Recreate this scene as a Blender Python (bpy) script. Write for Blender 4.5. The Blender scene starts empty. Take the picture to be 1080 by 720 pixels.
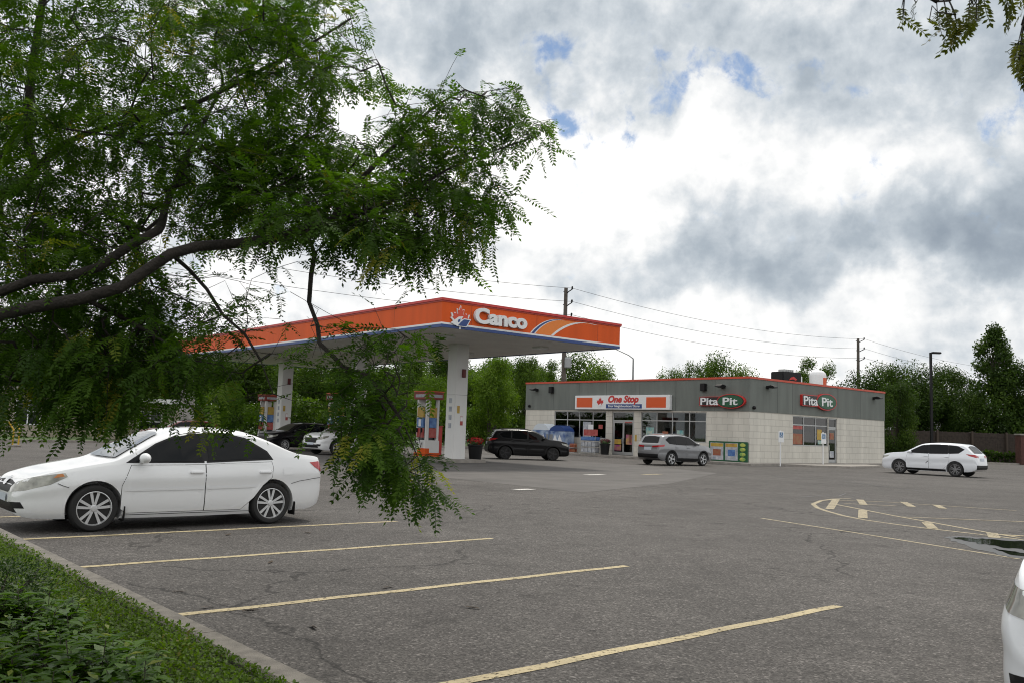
import bpy, bmesh, math, random
import numpy as np
from mathutils import Vector, Matrix
from mathutils.geometry import delaunay_2d_cdt
from mathutils.bvhtree import BVHTree
random.seed(7); RNG = np.random.default_rng(7)
SC = bpy.context.scene; COL = SC.collection
PI = math.pi; R = math.radians

# ------------------------------------------------------------------ camera
F_PX = 929.0; PITCH = R(5.77); ROLL = R(2.0); EYE = 1.57
fw = Vector((0, math.cos(PITCH), math.sin(PITCH))); u0 = Vector((0, -math.sin(PITCH), math.cos(PITCH))); r0 = Vector((1, 0, 0))
rt = r0*math.cos(ROLL) + u0*math.sin(ROLL); up = -r0*math.sin(ROLL) + u0*math.cos(ROLL)
cam = bpy.data.cameras.new('camera'); cam.sensor_width = 36; cam.lens = F_PX/1080*36
cam.clip_start = .05; cam.clip_end = 3000
cam.dof.use_dof = True; cam.dof.focus_distance = 26; cam.dof.aperture_fstop = 11
co = bpy.data.objects.new('camera', cam); COL.objects.link(co); SC.camera = co
co.matrix_world = Matrix(((rt.x, up.x, -fw.x, 0), (rt.y, up.y, -fw.y, 0), (rt.z, up.z, -fw.z, EYE), (0, 0, 0, 1)))
def ray(px, py): return fw + rt*((px-540)/F_PX) + up*((360-py)/F_PX)
def at(px, py, depth):                 # world point seen in direction px,py at a given distance ahead
    d = ray(px, py); return Vector((0, 0, EYE)) + d*(depth/d.y)
def gnd(px, py, z=0):
    d = ray(px, py); return Vector((0, 0, EYE)) + d*((z-EYE)/d.z)

# ------------------------------------------------------------------ helpers
def srgb(*c): return tuple((v/12.92 if v <= .04045 else ((v+.055)/1.055)**2.4) for v in [x/255 for x in c])
def mat(name, col, rough=.6, metal=0, noise=0, scale=5, bump=0, bscale=40, coat=0, emit=None, spec=.5, detail=4, col2=None, coords='Object', stretch=None):
    m = bpy.data.materials.new(name); m.use_nodes = True; N = m.node_tree.nodes; L = m.node_tree.links
    b = N['Principled BSDF']; b.inputs['Base Color'].default_value = (*col, 1); b.inputs['Roughness'].default_value = rough
    b.inputs['Metallic'].default_value = metal; b.inputs['Coat Weight'].default_value = coat; b.inputs['Coat Roughness'].default_value = .03
    b.inputs['Specular IOR Level'].default_value = spec
    tc = N.new('ShaderNodeTexCoord')
    if stretch:
        mp = N.new('ShaderNodeMapping'); mp.inputs['Scale'].default_value = stretch; L.new(tc.outputs[coords], mp.inputs['Vector'])
    if noise or col2:
        n = N.new('ShaderNodeTexNoise'); n.inputs['Scale'].default_value = scale; n.inputs['Detail'].default_value = detail
        L.new(mp.outputs[0] if stretch else tc.outputs[coords], n.inputs['Vector'])
        r = N.new('ShaderNodeValToRGB'); c2 = col2 or tuple(min(1, v*(1+noise)) for v in col); c1 = col if col2 else tuple(v*(1-noise) for v in col)
        r.color_ramp.elements[0].position = .3; r.color_ramp.elements[1].position = .7
        r.color_ramp.elements[0].color = (*c1, 1); r.color_ramp.elements[1].color = (*c2, 1)
        L.new(n.outputs['Fac'], r.inputs[0]); L.new(r.outputs[0], b.inputs['Base Color'])
    if bump:
        n2 = N.new('ShaderNodeTexNoise'); n2.inputs['Scale'].default_value = bscale; n2.inputs['Detail'].default_value = 5
        L.new(tc.outputs[coords], n2.inputs['Vector'])
        bp = N.new('ShaderNodeBump'); bp.inputs['Strength'].default_value = bump; bp.inputs['Distance'].default_value = .02
        L.new(n2.outputs['Fac'], bp.inputs['Height']); L.new(bp.outputs[0], b.inputs['Normal'])
    if emit:
        b.inputs['Emission Color'].default_value = (*col, 1); b.inputs['Emission Strength'].default_value = emit
    return m
def link(name, me, m=None, parent=None, kind=None, smooth=False):
    o = bpy.data.objects.new(name, me); COL.objects.link(o)
    if m is not None:
        for k in (m if isinstance(m, (list, tuple)) else [m]): me.materials.append(k)
    if parent is not None: o.parent = parent
    if kind: o['kind'] = kind
    if smooth:
        me.polygons.foreach_set('use_smooth', [True]*len(me.polygons)); me.set_sharp_from_angle(angle=R(smooth if smooth > 1 else 40))
    return o
def tag(o, label, cat, group=None, kind=None):
    o['label'] = label; o['category'] = cat
    if group: o['group'] = group
    if kind: o['kind'] = kind
    return o
def thing(name, label, cat, loc=(0, 0, 0), rz=0, group=None):
    o = bpy.data.objects.new(name, None); COL.objects.link(o); o.empty_display_size = .2
    o.location = loc; o.rotation_euler = (0, 0, rz); return tag(o, label, cat, group)
def dup(root, loc, rz=0, label=None, scale=None):
    r = root.copy(); COL.objects.link(r); r.location = loc; r.rotation_euler = (0, 0, rz)
    if scale: r.scale = scale
    if label: r['label'] = label
    for ch in list(root.children):
        c = ch.copy(); COL.objects.link(c); c.parent = r
        for g in list(ch.children):
            d = g.copy(); COL.objects.link(d); d.parent = c
    return r
class MB:
    def __init__(s): s.v = []; s.f = []; s.m = []
    def add(s, vs, fs, mi=0):
        o = len(s.v); s.v += [tuple(p) for p in vs]; s.f += [tuple(i+o for i in f) for f in fs]; s.m += [mi]*len(fs); return s
    def box(s, x0, x1, y0, y1, z0, z1, mi=0):
        return s.add([(x, y, z) for z in (z0, z1) for y in (y0, y1) for x in (x0, x1)],
                     [(0, 2, 3, 1), (4, 5, 7, 6), (0, 1, 5, 4), (2, 6, 7, 3), (0, 4, 6, 2), (1, 3, 7, 5)], mi)
    def bbox(s, x0, x1, y0, y1, z0, z1, b=.01, mi=0):          # box with chamfered edges
        bm = bmesh.new(); bmesh.ops.create_cube(bm, size=1)
        for v in bm.verts: v.co = Vector(((x0+x1)/2+v.co.x*(x1-x0), (y0+y1)/2+v.co.y*(y1-y0), (z0+z1)/2+v.co.z*(z1-z0)))
        bmesh.ops.bevel(bm, geom=bm.edges[:], offset=b, segments=2, affect='EDGES'); return s.bm(bm, mi)
    def bm(s, bm, mi=0):
        bm.verts.index_update(); s.add([v.co.copy() for v in bm.verts], [[v.index for v in f.verts] for f in bm.faces], mi); bm.free(); return s
    def tube(s, pts, rad, n=8, cap=True, mi=0):
        pts = [Vector(p) for p in pts]; k = len(pts)
        if not hasattr(rad, '__len__'): rad = [rad]*k
        vs = []; fs = []; a = None
        for i, p in enumerate(pts):
            d = (pts[min(i+1, k-1)]-pts[max(i-1, 0)])
            if d.length < 1e-9: d = Vector((0, 0, 1))
            d.normalize()
            if a is None: a = d.orthogonal().normalized()
            a = (a-d*a.dot(d)); a = a.normalized() if a.length > 1e-6 else d.orthogonal().normalized()
            b = d.cross(a)
            for j in range(n):
                t = 2*PI*j/n; vs.append(p+(a*math.cos(t)+b*math.sin(t))*rad[i])
        for i in range(k-1):
            for j in range(n):
                j2 = (j+1) % n; fs.append((i*n+j, i*n+j2, i*n+n+j2, i*n+n+j))
        if cap: fs += [tuple(range(n-1, -1, -1)), tuple(range((k-1)*n, k*n))]
        return s.add(vs, fs, mi)
    def lathe(s, prof, n=32, M=None, mi=0):                     # profile (r,z) turned about local z
        M = M or Matrix(); vs = []; fs = []; k = len(prof)
        for r, z in prof:
            for j in range(n): t = 2*PI*j/n; vs.append(M @ Vector((r*math.cos(t), r*math.sin(t), z)))
        for i in range(k-1):
            for j in range(n): j2 = (j+1) % n; fs.append((i*n+j, i*n+j2, i*n+n+j2, i*n+n+j))
        if prof[0][0] > 0: fs.append(tuple(range(n-1, -1, -1)))
        if prof[-1][0] > 0: fs.append(tuple(range((k-1)*n, k*n)))
        return s.add(vs, fs, mi)
    def prism(s, poly, M, d, mi=0):                             # 2-d outline on plane M (local xy), extruded d along local z
        area = sum(poly[i-1][0]*poly[i][1]-poly[i][0]*poly[i-1][1] for i in range(len(poly)))
        if area < 0: poly = poly[::-1]
        n = len(poly); vs = [M @ Vector((x, y, 0)) for x, y in poly]+[M @ Vector((x, y, d)) for x, y in poly]
        P, E, Fc = delaunay_2d_cdt([Vector(p) for p in poly], [], [list(range(n))], 1, 1e-5)[:3]
        if len(P) == n:
            cap = [tuple(f) for f in Fc]
        else: cap = [tuple(range(n))]
        fs = [f[::-1] for f in cap]+[tuple(i+n for i in f) for f in cap]+[(i, (i+1) % n, (i+1) % n+n, i+n) for i in range(n)]
        return s.add(vs, fs, mi)
    def ell(s, c, r, n=12, k=8, mi=0):
        vs = []; fs = []
        for i in range(k+1):
            a = PI*i/k
            for j in range(n): t = 2*PI*j/n; vs.append((c[0]+r[0]*math.sin(a)*math.cos(t), c[1]+r[1]*math.sin(a)*math.sin(t), c[2]-r[2]*math.cos(a)))
        for i in range(k):
            for j in range(n): j2 = (j+1) % n; fs.append((i*n+j, i*n+j2, i*n+n+j2, i*n+n+j))
        return s.add(vs, fs, mi)
    def xf(s, M): s.v = [tuple(M @ Vector(p)) for p in s.v]; return s
    def build(s, name, m=None, parent=None, smooth=False, kind=None):
        me = bpy.data.meshes.new(name); me.from_pydata(s.v, [], s.f); me.polygons.foreach_set('material_index', s.m); me.update()
        return link(name, me, m, parent, kind, smooth)
def fast_mesh(name, V, Fq, mi=None, attr=None):                 # numpy quads
    me = bpy.data.meshes.new(name); V = np.asarray(V, np.float32); Fq = np.asarray(Fq, np.int32); k = Fq.shape[1]
    me.vertices.add(len(V)); me.vertices.foreach_set('co', V.ravel()); me.loops.add(Fq.size); me.loops.foreach_set('vertex_index', Fq.ravel())
    me.polygons.add(len(Fq)); me.polygons.foreach_set('loop_start', np.arange(0, Fq.size, k, dtype=np.int32))
    if mi is not None: me.polygons.foreach_set('material_index', np.asarray(mi, np.int32))
    me.update(calc_edges=True)
    if attr is not None:
        a = me.attributes.new('tint', 'FLOAT', 'POINT'); a.data.foreach_set('value', np.asarray(attr, np.float32))
    return me
def text_mesh(txt, h, bold=0, shear=0, depth=.03, space=1.0, fit=None):
    c = bpy.data.curves.new('t', 'FONT'); c.body = txt; c.size = h/.7; c.offset = bold; c.shear = shear; c.extrude = depth/2
    c.space_character = space; c.align_x = 'CENTER'; c.resolution_u = 4
    o = bpy.data.objects.new('t', c); COL.objects.link(o); bpy.context.view_layer.update()
    me = bpy.data.meshes.new_from_object(o.evaluated_get(bpy.context.evaluated_depsgraph_get())); bpy.data.objects.remove(o)
    xs = [v.co.x for v in me.vertices]; x0, x1 = min(xs), max(xs)
    for v in me.vertices:
        v.co.x -= (x0+x1)/2
        if fit: v.co.x *= fit/(x1-x0)
    me.materials.clear(); return me
# frame of a facade: local x to the viewer's right, y up, z out of the wall
FL = lambda y, z, out=0: Matrix(((0, 0, -1, -out), (-1, 0, 0, y), (0, 1, 0, z), (0, 0, 0, 1)))    # wall on local x=0 facing -x
FR = lambda x, z, out=0: Matrix(((1, 0, 0, x), (0, 0, -1, -out), (0, 1, 0, z), (0, 0, 0, 1)))     # wall on local y=0 facing -y
def put_text(name, txt, h, M, m, parent, **k):
    me = text_mesh(txt, h, **k); me.transform(M); return link(name, me, m, parent)
def pch(P, x):                                                   # monotone cubic through control points
    P = sorted(P); xs = np.array([p[0] for p in P], float); ys = np.array([p[1] for p in P], float)
    h = np.diff(xs); d = np.diff(ys)/h; m = np.zeros(len(xs)); m[0] = d[0]; m[-1] = d[-1]
    for i in range(1, len(xs)-1):
        if d[i-1]*d[i] > 0:
            w1 = 2*h[i]+h[i-1]; w2 = h[i]+2*h[i-1]; m[i] = (w1+w2)/(w1/d[i-1]+w2/d[i])
    x = np.clip(np.asarray(x, float), xs[0], xs[-1]); i = np.clip(np.searchsorted(xs, x)-1, 0, len(h)-1); t = (x-xs[i])/h[i]
    return (2*t**3-3*t**2+1)*ys[i]+(t**3-2*t**2+t)*h[i]*m[i]+(-2*t**3+3*t**2)*ys[i+1]+(t**3-t**2)*h[i]*m[i+1]
# ------------------------------------------------------------------ world: daylight sky with broken cloud
SUN_EL, SUN_AZ = R(58), R(14)          # azimuth measured from +Y towards +X
w = bpy.data.worlds.new('World'); SC.world = w; w.use_nodes = True
N = w.node_tree.nodes; L = w.node_tree.links; N.clear()
def nd(t, **k):
    n = N.new(t)
    for a, b in k.items(): setattr(n, a, b)
    return n
def mth(op, a, b=None, c=None, clamp=False):
    n = nd('ShaderNodeMath', operation=op); n.use_clamp = clamp
    for i, v in enumerate((a, b, c)):
        if v is None: continue
        if isinstance(v, (int, float)): n.inputs[i].default_value = v
        else: L.new(v, n.inputs[i])
    return n.outputs[0]
def sstep(v, a, b, lo=0, hi=1):
    n = nd('ShaderNodeMapRange', interpolation_type='SMOOTHSTEP'); L.new(v, n.inputs[0])
    for i, q in enumerate((a, b, lo, hi)): n.inputs[i+1].default_value = q
    return n.outputs[0]
tc = nd('ShaderNodeTexCoord'); sep = nd('ShaderNodeSeparateXYZ'); L.new(tc.outputs['Generated'], sep.inputs[0])
X, Y, Z = sep.outputs
sky = nd('ShaderNodeTexSky', sky_type='NISHITA', sun_disc=False); sky.sun_elevation = SUN_EL; sky.sun_rotation = SUN_AZ; sky.air_density = 1.0; sky.dust_density = .3; sky.ozone_density = 2.0
skyb = nd('ShaderNodeBackground'); L.new(sky.outputs[0], skyb.inputs[0]); skyb.inputs[1].default_value = .10
az = mth('ARCTAN2', X, Y); el = mth('ARCSINE', Z)
# cloud coordinates: a layer overhead seen in perspective, so clouds flatten towards the horizon
zz = mth('ADD', mth('MAXIMUM', Z, 0), .16)
cu = mth('DIVIDE', X, zz); cv = mth('DIVIDE', Y, zz)
cmb = nd('ShaderNodeCombineXYZ'); L.new(cu, cmb.inputs[0]); L.new(cv, cmb.inputs[1]); cmb.inputs[2].default_value = 3.7
def fbm(scale, detail, rough, off=0, dist=0, src=None):
    n = nd('ShaderNodeTexNoise'); n.inputs['Scale'].default_value = scale; n.inputs['Detail'].default_value = detail
    n.inputs['Roughness'].default_value = rough; n.inputs['Distortion'].default_value = dist
    ad = nd('ShaderNodeVectorMath', operation='ADD'); L.new((src or cmb).outputs[0], ad.inputs[0]); ad.inputs[1].default_value = (off, off*.37, off*.11)
    L.new(ad.outputs[0], n.inputs['Vector']); return n.outputs['Fac']
n_big = fbm(1.1, 7, .55, 0, .4); n_mid = fbm(2.6, 9, .6, 11, .3); n_fine = fbm(6.5, 10, .62, 23, .2)
cmb2 = nd('ShaderNodeCombineXYZ'); L.new(az, cmb2.inputs[0]); L.new(el, cmb2.inputs[1]); cmb2.inputs[2].default_value = 1.3
n_bil = fbm(7, 10, .58, 5, .35, cmb2); n_bil2 = fbm(16, 9, .6, 9, .2, cmb2)
# warped azimuth / elevation for the large cloud banks
waz = mth('ADD', az, mth('MULTIPLY', mth('SUBTRACT', n_bil, .5), .30)); wel = mth('ADD', el, mth('MULTIPLY', mth('SUBTRACT', fbm(7, 10, .58, 31, .35, cmb2), .5), .20))
def bank(px, py, a, b, gain):          # soft elliptical cloud bank in a sky direction
    d = ray(px, py).normalized(); A0 = math.atan2(d.x, d.y); E0 = math.asin(d.z)
    da = mth('DIVIDE', mth('SUBTRACT', waz, A0), a); de = mth('DIVIDE', mth('SUBTRACT', wel, E0), b)
    return mth('MULTIPLY', mth('EXPONENT', mth('MULTIPLY', mth('ADD', mth('MULTIPLY', da, da), mth('MULTIPLY', de, de)), -1)), gain)
def total(lst):
    t = lst[0]
    for q in lst[1:]: t = mth('ADD', t, q)
    return t
dark = total([bank(*b) for b in [(1000, 240, .33, .055, .80), (800, 272, .22, .050, .66), (640, 285, .13, .045, .55), (560, 20, .22, .075, .75), (850, 40, .30, .085, .80), (1060, 90, .14, .09, .55), (800, 130, .10, .05, .3),
                             (470, 60, .10, .06, .35), (1300, 200, .3, .12, .8), (60, 40, .35, .2, .5), (780, 345, .3, .02, .25), (770, 195, .09, .04, .35)]])
lite = total([bank(*b) for b in [(690, 170, .16, .075, 1.0), (860, 185, .14, .05, .55), (600, 220, .12, .06, .8), (440, 170, .14, .06, .7), (1020, 165, .09, .045, .5), (560, 330, .3, .05, .5), (930, 310, .2, .03, .35)]])
v = mth('ADD', .775, mth('MULTIPLY', lite, .29)); v = mth('SUBTRACT', v, mth('MULTIPLY', dark, .34))
v = mth('ADD', v, mth('MULTIPLY', mth('SUBTRACT', n_bil, .5), .70)); v = mth('ADD', v, mth('MULTIPLY', mth('SUBTRACT', n_bil2, .5), .42)); v = mth('ADD', v, mth('MULTIPLY', mth('SUBTRACT', n_mid, .5), .25)); v = mth('ADD', v, mth('MULTIPLY', mth('SUBTRACT', fbm(36, 9, .6, 41, .2, cmb2), .5), .30))
bl1 = mth('ABSOLUTE', mth('SUBTRACT', fbm(9, 5, .5, 53, .25, cmb2), .5)); bl2 = mth('ABSOLUTE', mth('SUBTRACT', fbm(20, 6, .5, 61, .2, cmb2), .5))
v = mth('SUBTRACT', v, mth('MULTIPLY', mth('SUBTRACT', bl1, .10), .8)); v = mth('SUBTRACT', v, mth('MULTIPLY', mth('SUBTRACT', bl2, .10), .6))
ramp = nd('ShaderNodeValToRGB'); L.new(v, ramp.inputs[0]); cr = ramp.color_ramp
for p, c in [(.12, (.31, .365, .43)), (.38, (.44, .50, .56)), (.58, (.64, .69, .735)), (.76, (.90, .915, .925)), (.95, (1.12, 1.11, 1.09))]:
    if p in (.12, .95):
        e = cr.elements[0 if p == .12 else -1]; e.position = p
    else: e = cr.elements.new(p)
    e.color = (*c, 1)
clb = nd('ShaderNodeBackground'); L.new(ramp.outputs[0], clb.inputs[0])
# overhead and behind the viewer the unseen cloud is brightened as added fill light
clb_s = mth('ADD', 1.0, mth('MULTIPLY', sstep(el, 0.62, 1.1), .20)); clb_s = mth('ADD', clb_s, mth('MULTIPLY', sstep(mth('MULTIPLY', Y, -1), .0, .6), .12)); L.new(clb_s, clb.inputs[1])
gap = total([bank(*b) for b in [(588, 45, .030, .020, 1.0), (608, 118, .026, .026, 1.15), (700, 90, .06, .020, .8), (765, 85, .034, .018, .85), (845, 70, .034, .016, .9), (1075, 118, .04, .024, .95), (900, 95, .05, .012, .5), (5, 40, .06, .05, .8)]])
n_wisp = fbm(34, 8, .62, 17, .3, cmb2)
g2 = mth('ADD', gap, mth('MULTIPLY', mth('SUBTRACT', n_bil2, .5), 1.6)); g2 = mth('ADD', g2, mth('MULTIPLY', mth('SUBTRACT', n_wisp, .5), 2.2)); cover = sstep(g2, .30, 1.25, 1, .03)
mx = nd('ShaderNodeMixShader'); L.new(cover, mx.inputs[0]); L.new(skyb.outputs[0], mx.inputs[1]); L.new(clb.outputs[0], mx.inputs[2])
out = nd('ShaderNodeOutputWorld'); L.new(mx.outputs[0], out.inputs[0])
SC.cycles.pixel_filter_type = 'BLACKMAN_HARRIS'; SC.cycles.filter_width = 1.05; SC.cycles.max_bounces = 6; SC.cycles.diffuse_bounces = 3; SC.cycles.glossy_bounces = 3; SC.cycles.transmission_bounces = 2; SC.cycles.transparent_max_bounces = 8; SC.cycles.caustics_reflective = False; SC.cycles.caustics_refractive = False
w.cycles.sampling_method = 'MANUAL'; w.cycles.sample_map_resolution = 1024
sl = bpy.data.lights.new('sun', 'SUN'); sl.energy = 2.4; sl.angle = R(9); sl.color = (1, .94, .84)
so = bpy.data.objects.new('sun', sl); COL.objects.link(so); so.location = (0, 0, 60)
sd = Vector((math.sin(SUN_AZ)*math.cos(SUN_EL), math.cos(SUN_AZ)*math.cos(SUN_EL), math.sin(SUN_EL))); so.rotation_euler = sd.to_track_quat('Z', 'Y').to_euler()
vs_ = SC.view_settings; vs_.view_transform = 'Standard'; vs_.look = 'None'; vs_.gamma = 1; vs_.use_curve_mapping = False; vs_.exposure = 0

# ------------------------------------------------------------------ ground, lot, kerbs, paint
TH = .714; Bx, By = math.cos(TH), math.sin(TH)
def lot(t, s, z=0): return Vector((Bx*t-By*s, By*t+Bx*s, z))      # t: away from the planting bed, s: along the kerb
def asphalt():
    m = bpy.data.materials.new('asphalt'); m.use_nodes = True; N = m.node_tree.nodes; L = m.node_tree.links; b = N['Principled BSDF']
    tc = N.new('ShaderNodeTexCoord')
    def noise(s, d=4, r=.55):
        n = N.new('ShaderNodeTexNoise'); n.inputs['Scale'].default_value = s; n.inputs['Detail'].default_value = d; n.inputs['Roughness'].default_value = r; L.new(tc.outputs['Object'], n.inputs['Vector']); return n
    def mr(src, a, b_, lo, hi):
        n = N.new('ShaderNodeMapRange'); L.new(src, n.inputs[0])
        for i, q in enumerate((a, b_, lo, hi)): n.inputs[i+1].default_value = q
        return n.outputs[0]
    def mul(a, b_):
        n = N.new('ShaderNodeMath'); n.operation = 'MULTIPLY'
        for i, q in enumerate((a, b_)):
            if isinstance(q, (int, float)): n.inputs[i].default_value = q
            else: L.new(q, n.inputs[i])
        return n.outputs[0]
    vo = N.new('ShaderNodeTexVoronoi'); vo.inputs['Scale'].default_value = 70; L.new(tc.outputs['Object'], vo.inputs['Vector'])
    vo2 = N.new('ShaderNodeTexVoronoi'); vo2.inputs['Scale'].default_value = 52; L.new(tc.outputs['Object'], vo2.inputs['Vector'])
    sx = N.new('ShaderNodeSeparateColor'); L.new(vo.outputs['Color'], sx.inputs[0]); sx2 = N.new('ShaderNodeSeparateColor'); L.new(vo2.outputs['Color'], sx2.inputs[0])
    f = mr(sx.outputs[0], 0, 1, .50, 1.50)
    f = mul(f, mr(sx2.outputs[0], .80, 1.0, .92, 1.9))
    f = mul(f, mr(noise(.35, 5).outputs[0], .3, .7, .84, 1.16)); f = mul(f, mr(noise(2.2, 6).outputs[0], .3, .7, .88, 1.12)); f = mul(f, mr(noise(.06, 3).outputs[0], .3, .7, .88, 1.14))
    st = noise(.9, 3); f = mul(f, mr(st.outputs[0], .60, .72, 1, .70))     # oil stains
    st2 = noise(3.4, 4); f = mul(f, mr(st2.outputs[0], .61, .70, 1, .62)); st3 = noise(.5, 6); f = mul(f, mr(st3.outputs[0], .60, .70, 1, 1.22)); st4 = noise(9, 3); f = mul(f, mr(st4.outputs[0], .65, .71, 1, .6))
    # sparse wandering cracks
    wv = N.new('ShaderNodeVectorMath'); wv.operation = 'ADD'; L.new(tc.outputs['Object'], wv.inputs[0])
    wn = noise(1.3, 4); sc = N.new('ShaderNodeVectorMath'); sc.operation = 'SCALE'; sc.inputs['Scale'].default_value = .9; L.new(wn.outputs['Color'], sc.inputs[0]); L.new(sc.outputs[0], wv.inputs[1])
    ck = N.new('ShaderNodeTexVoronoi'); ck.feature = 'DISTANCE_TO_EDGE'; ck.inputs['Scale'].default_value = .16; L.new(wv.outputs[0], ck.inputs['Vector'])
    cm = N.new('ShaderNodeMath'); cm.operation = 'MAXIMUM'; L.new(mr(ck.outputs['Distance'], .0015, .005, .45, 1), cm.inputs[0]); L.new(mr(noise(.12, 2).outputs[0], .46, .54, 0, 1), cm.inputs[1])
    f = mul(f, cm.outputs[0])
    mxn = N.new('ShaderNodeMix'); mxn.data_type = 'RGBA'; mxn.blend_type = 'MULTIPLY'; mxn.inputs['Factor'].default_value = 1
    mxn.inputs[6].default_value = (.0785, .0730, .0685, 1); L.new(f, mxn.inputs[7]); L.new(mxn.outputs[2], b.inputs['Base Color'])
    b.inputs['Roughness'].default_value = .82; b.inputs['Specular IOR Level'].default_value = .2
    bp = N.new('ShaderNodeBump'); bp.inputs['Strength'].default_value = .6; bp.inputs['Distance'].default_value = .006; L.new(vo.outputs['Distance'], bp.inputs['Height']); L.new(bp.outputs[0], b.inputs['Normal'])
    return m
M_ASPH = asphalt()
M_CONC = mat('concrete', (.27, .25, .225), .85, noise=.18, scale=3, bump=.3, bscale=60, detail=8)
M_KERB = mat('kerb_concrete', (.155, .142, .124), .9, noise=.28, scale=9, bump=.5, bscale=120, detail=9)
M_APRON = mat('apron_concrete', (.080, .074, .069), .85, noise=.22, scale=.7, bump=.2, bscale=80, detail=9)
M_SOIL = mat('soil', (.035, .045, .018), 1, noise=.4, scale=6, bump=.6)
M_GRASSG = mat('grass_ground', (.05, .085, .022), 1, noise=.35, scale=2.0, bump=.5)
def paintmat(name, col):
    m = mat(name, col, .7, noise=.22, scale=3, detail=9); N = m.node_tree.nodes; L = m.node_tree.links; b = N['Principled BSDF']   # worn through to the asphalt
    n = N.new('ShaderNodeTexNoise'); n.inputs['Scale'].default_value = 22; n.inputs['Detail'].default_value = 9; n.inputs['Roughness'].default_value = .7
    tc = N.new('ShaderNodeTexCoord'); L.new(tc.outputs['Object'], n.inputs['Vector'])
    r = N.new('ShaderNodeMapRange'); L.new(n.outputs[0], r.inputs[0])
    for i, q in enumerate((.36, .46, 0, 1)): r.inputs[i+1].default_value = q
    L.new(r.outputs[0], b.inputs['Alpha']); return m
M_YEL = paintmat('yellow_paint', (.37, .305, .175)); M_YEL2 = paintmat('faded_yellow_paint', (.29, .245, .155)); M_WHT = paintmat('white_paint', (.5, .49, .46))
def sheet(name, pts, z, m, cut=0):
    me = bpy.data.meshes.new(name); me.from_pydata([(p[0], p[1], z) for p in pts], [], [tuple(range(len(pts)))]); me.update()
    if me.polygons[0].normal.z < 0: me.flip_normals()
    return link(name, me, m, None, 'structure')
Gs = 1500
sheet('ground', [(-Gs, -Gs), (Gs, -Gs), (Gs, Gs), (-Gs, Gs)], -.012, M_GRASSG)
lotp = [lot(2.60, -60), lot(120, -60), lot(120, 20), lot(92, 44), lot(92, 30), (26, 85), (-2, 80), (-34, 60), (-60, 52), (-75, 40), lot(2.60, 60)]
lotp = [lot(2.60, -60), lot(130, -60), (78, 88), (30, 88), (-2, 78), (-30, 47), (-60, 42), lot(2.6, 60)]
sheet('parking_lot', lotp, 0, M_ASPH)
def ribbon(mb, pts, wd, z):
    pts = [Vector((p[0], p[1])) for p in pts]; vs = []; k = len(pts)
    for i, p in enumerate(pts):
        d = (pts[min(i+1, k-1)]-pts[max(i-1, 0)]).normalized(); n = Vector((-d.y, d.x))*wd/2
        vs += [(p.x-n.x, p.y-n.y, z), (p.x+n.x, p.y+n.y, z)]
    return mb.add(vs, [(2*i, 2*i+2, 2*i+3, 2*i+1) for i in range(k-1)])
for s_, t1 in ((15.3, 8.3), (12.5, 8.42), (10.0, 8.42), (7.22, 8.2), (4.45, 8.14), (1.75, 8.15)):
    mb = MB(); n = 14; ribbon(mb, [lot(2.64+(t1-2.64)*i/n, s_+.012*math.sin(i*1.7+s_), 0) for i in range(n+1)], .105, .004); mb.build('painted_line', M_YEL, None, kind='structure')
def gline(pix, wd, m=M_YEL, name='painted_line', z=.004):
    mb = MB(); P = [gnd(*p) for p in pix]
    Q = []
    for i in range(len(P)-1):
        for k in range(6): Q.append(P[i].lerp(P[i+1], k/6))
    Q.append(P[-1]); ribbon(mb, Q, wd, z); return mb.build(name, m, None, kind='structure')
gline([(897, 525.4), (880, 525.6), (866, 527.5), (857.5, 531), (862, 535), (872, 538.5), (890, 543.5), (913, 548), (945, 552.5), (980, 557), (1020, 561.5), (1058, 566), (1110, 573)], .115, M_YEL2)
gline([(874, 530), (910, 537), (946, 544), (980, 550), (1016, 556.5), (1050, 562.5), (1075, 566.5)], .11, M_YEL2, z=.005)
gline([(876, 526.8), (930, 528.6), (990, 532.5), (1072, 538)], .09, M_YEL2); gline([(890, 530.5), (945, 533)], .09, M_YEL2, z=.005)
gline([(951, 544.7), (1010, 547), (1085, 550)], .10, M_YEL2, z=.006); gline([(1056, 563.5), (1090, 565.5)], .12, z=.006)
gline([(803, 546), (900, 561), (1000, 577), (1075, 589)], .09, M_YEL2, z=.004)
for a, b_ in [((882, 526), (875, 536.5)), ((907, 526.5), (911, 532)), ((910, 537.5), (910, 546)), ((953, 529), (962, 534)), ((987, 532), (995, 536)), ((977, 550.5), (984, 557)), ((1046, 561.5), (1049, 567)), ]: gline([a, b_], .19, M_YEL2, z=.008)
# pale arrows / fuel cap marks on the apron
for px, py in ((627, 500.3), (687, 500.0), (552, 516)): gline([(px-9, py), (px+9, py-.4)], .35, M_WHT if px < 650 else M_YEL2, z=.009)
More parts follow.
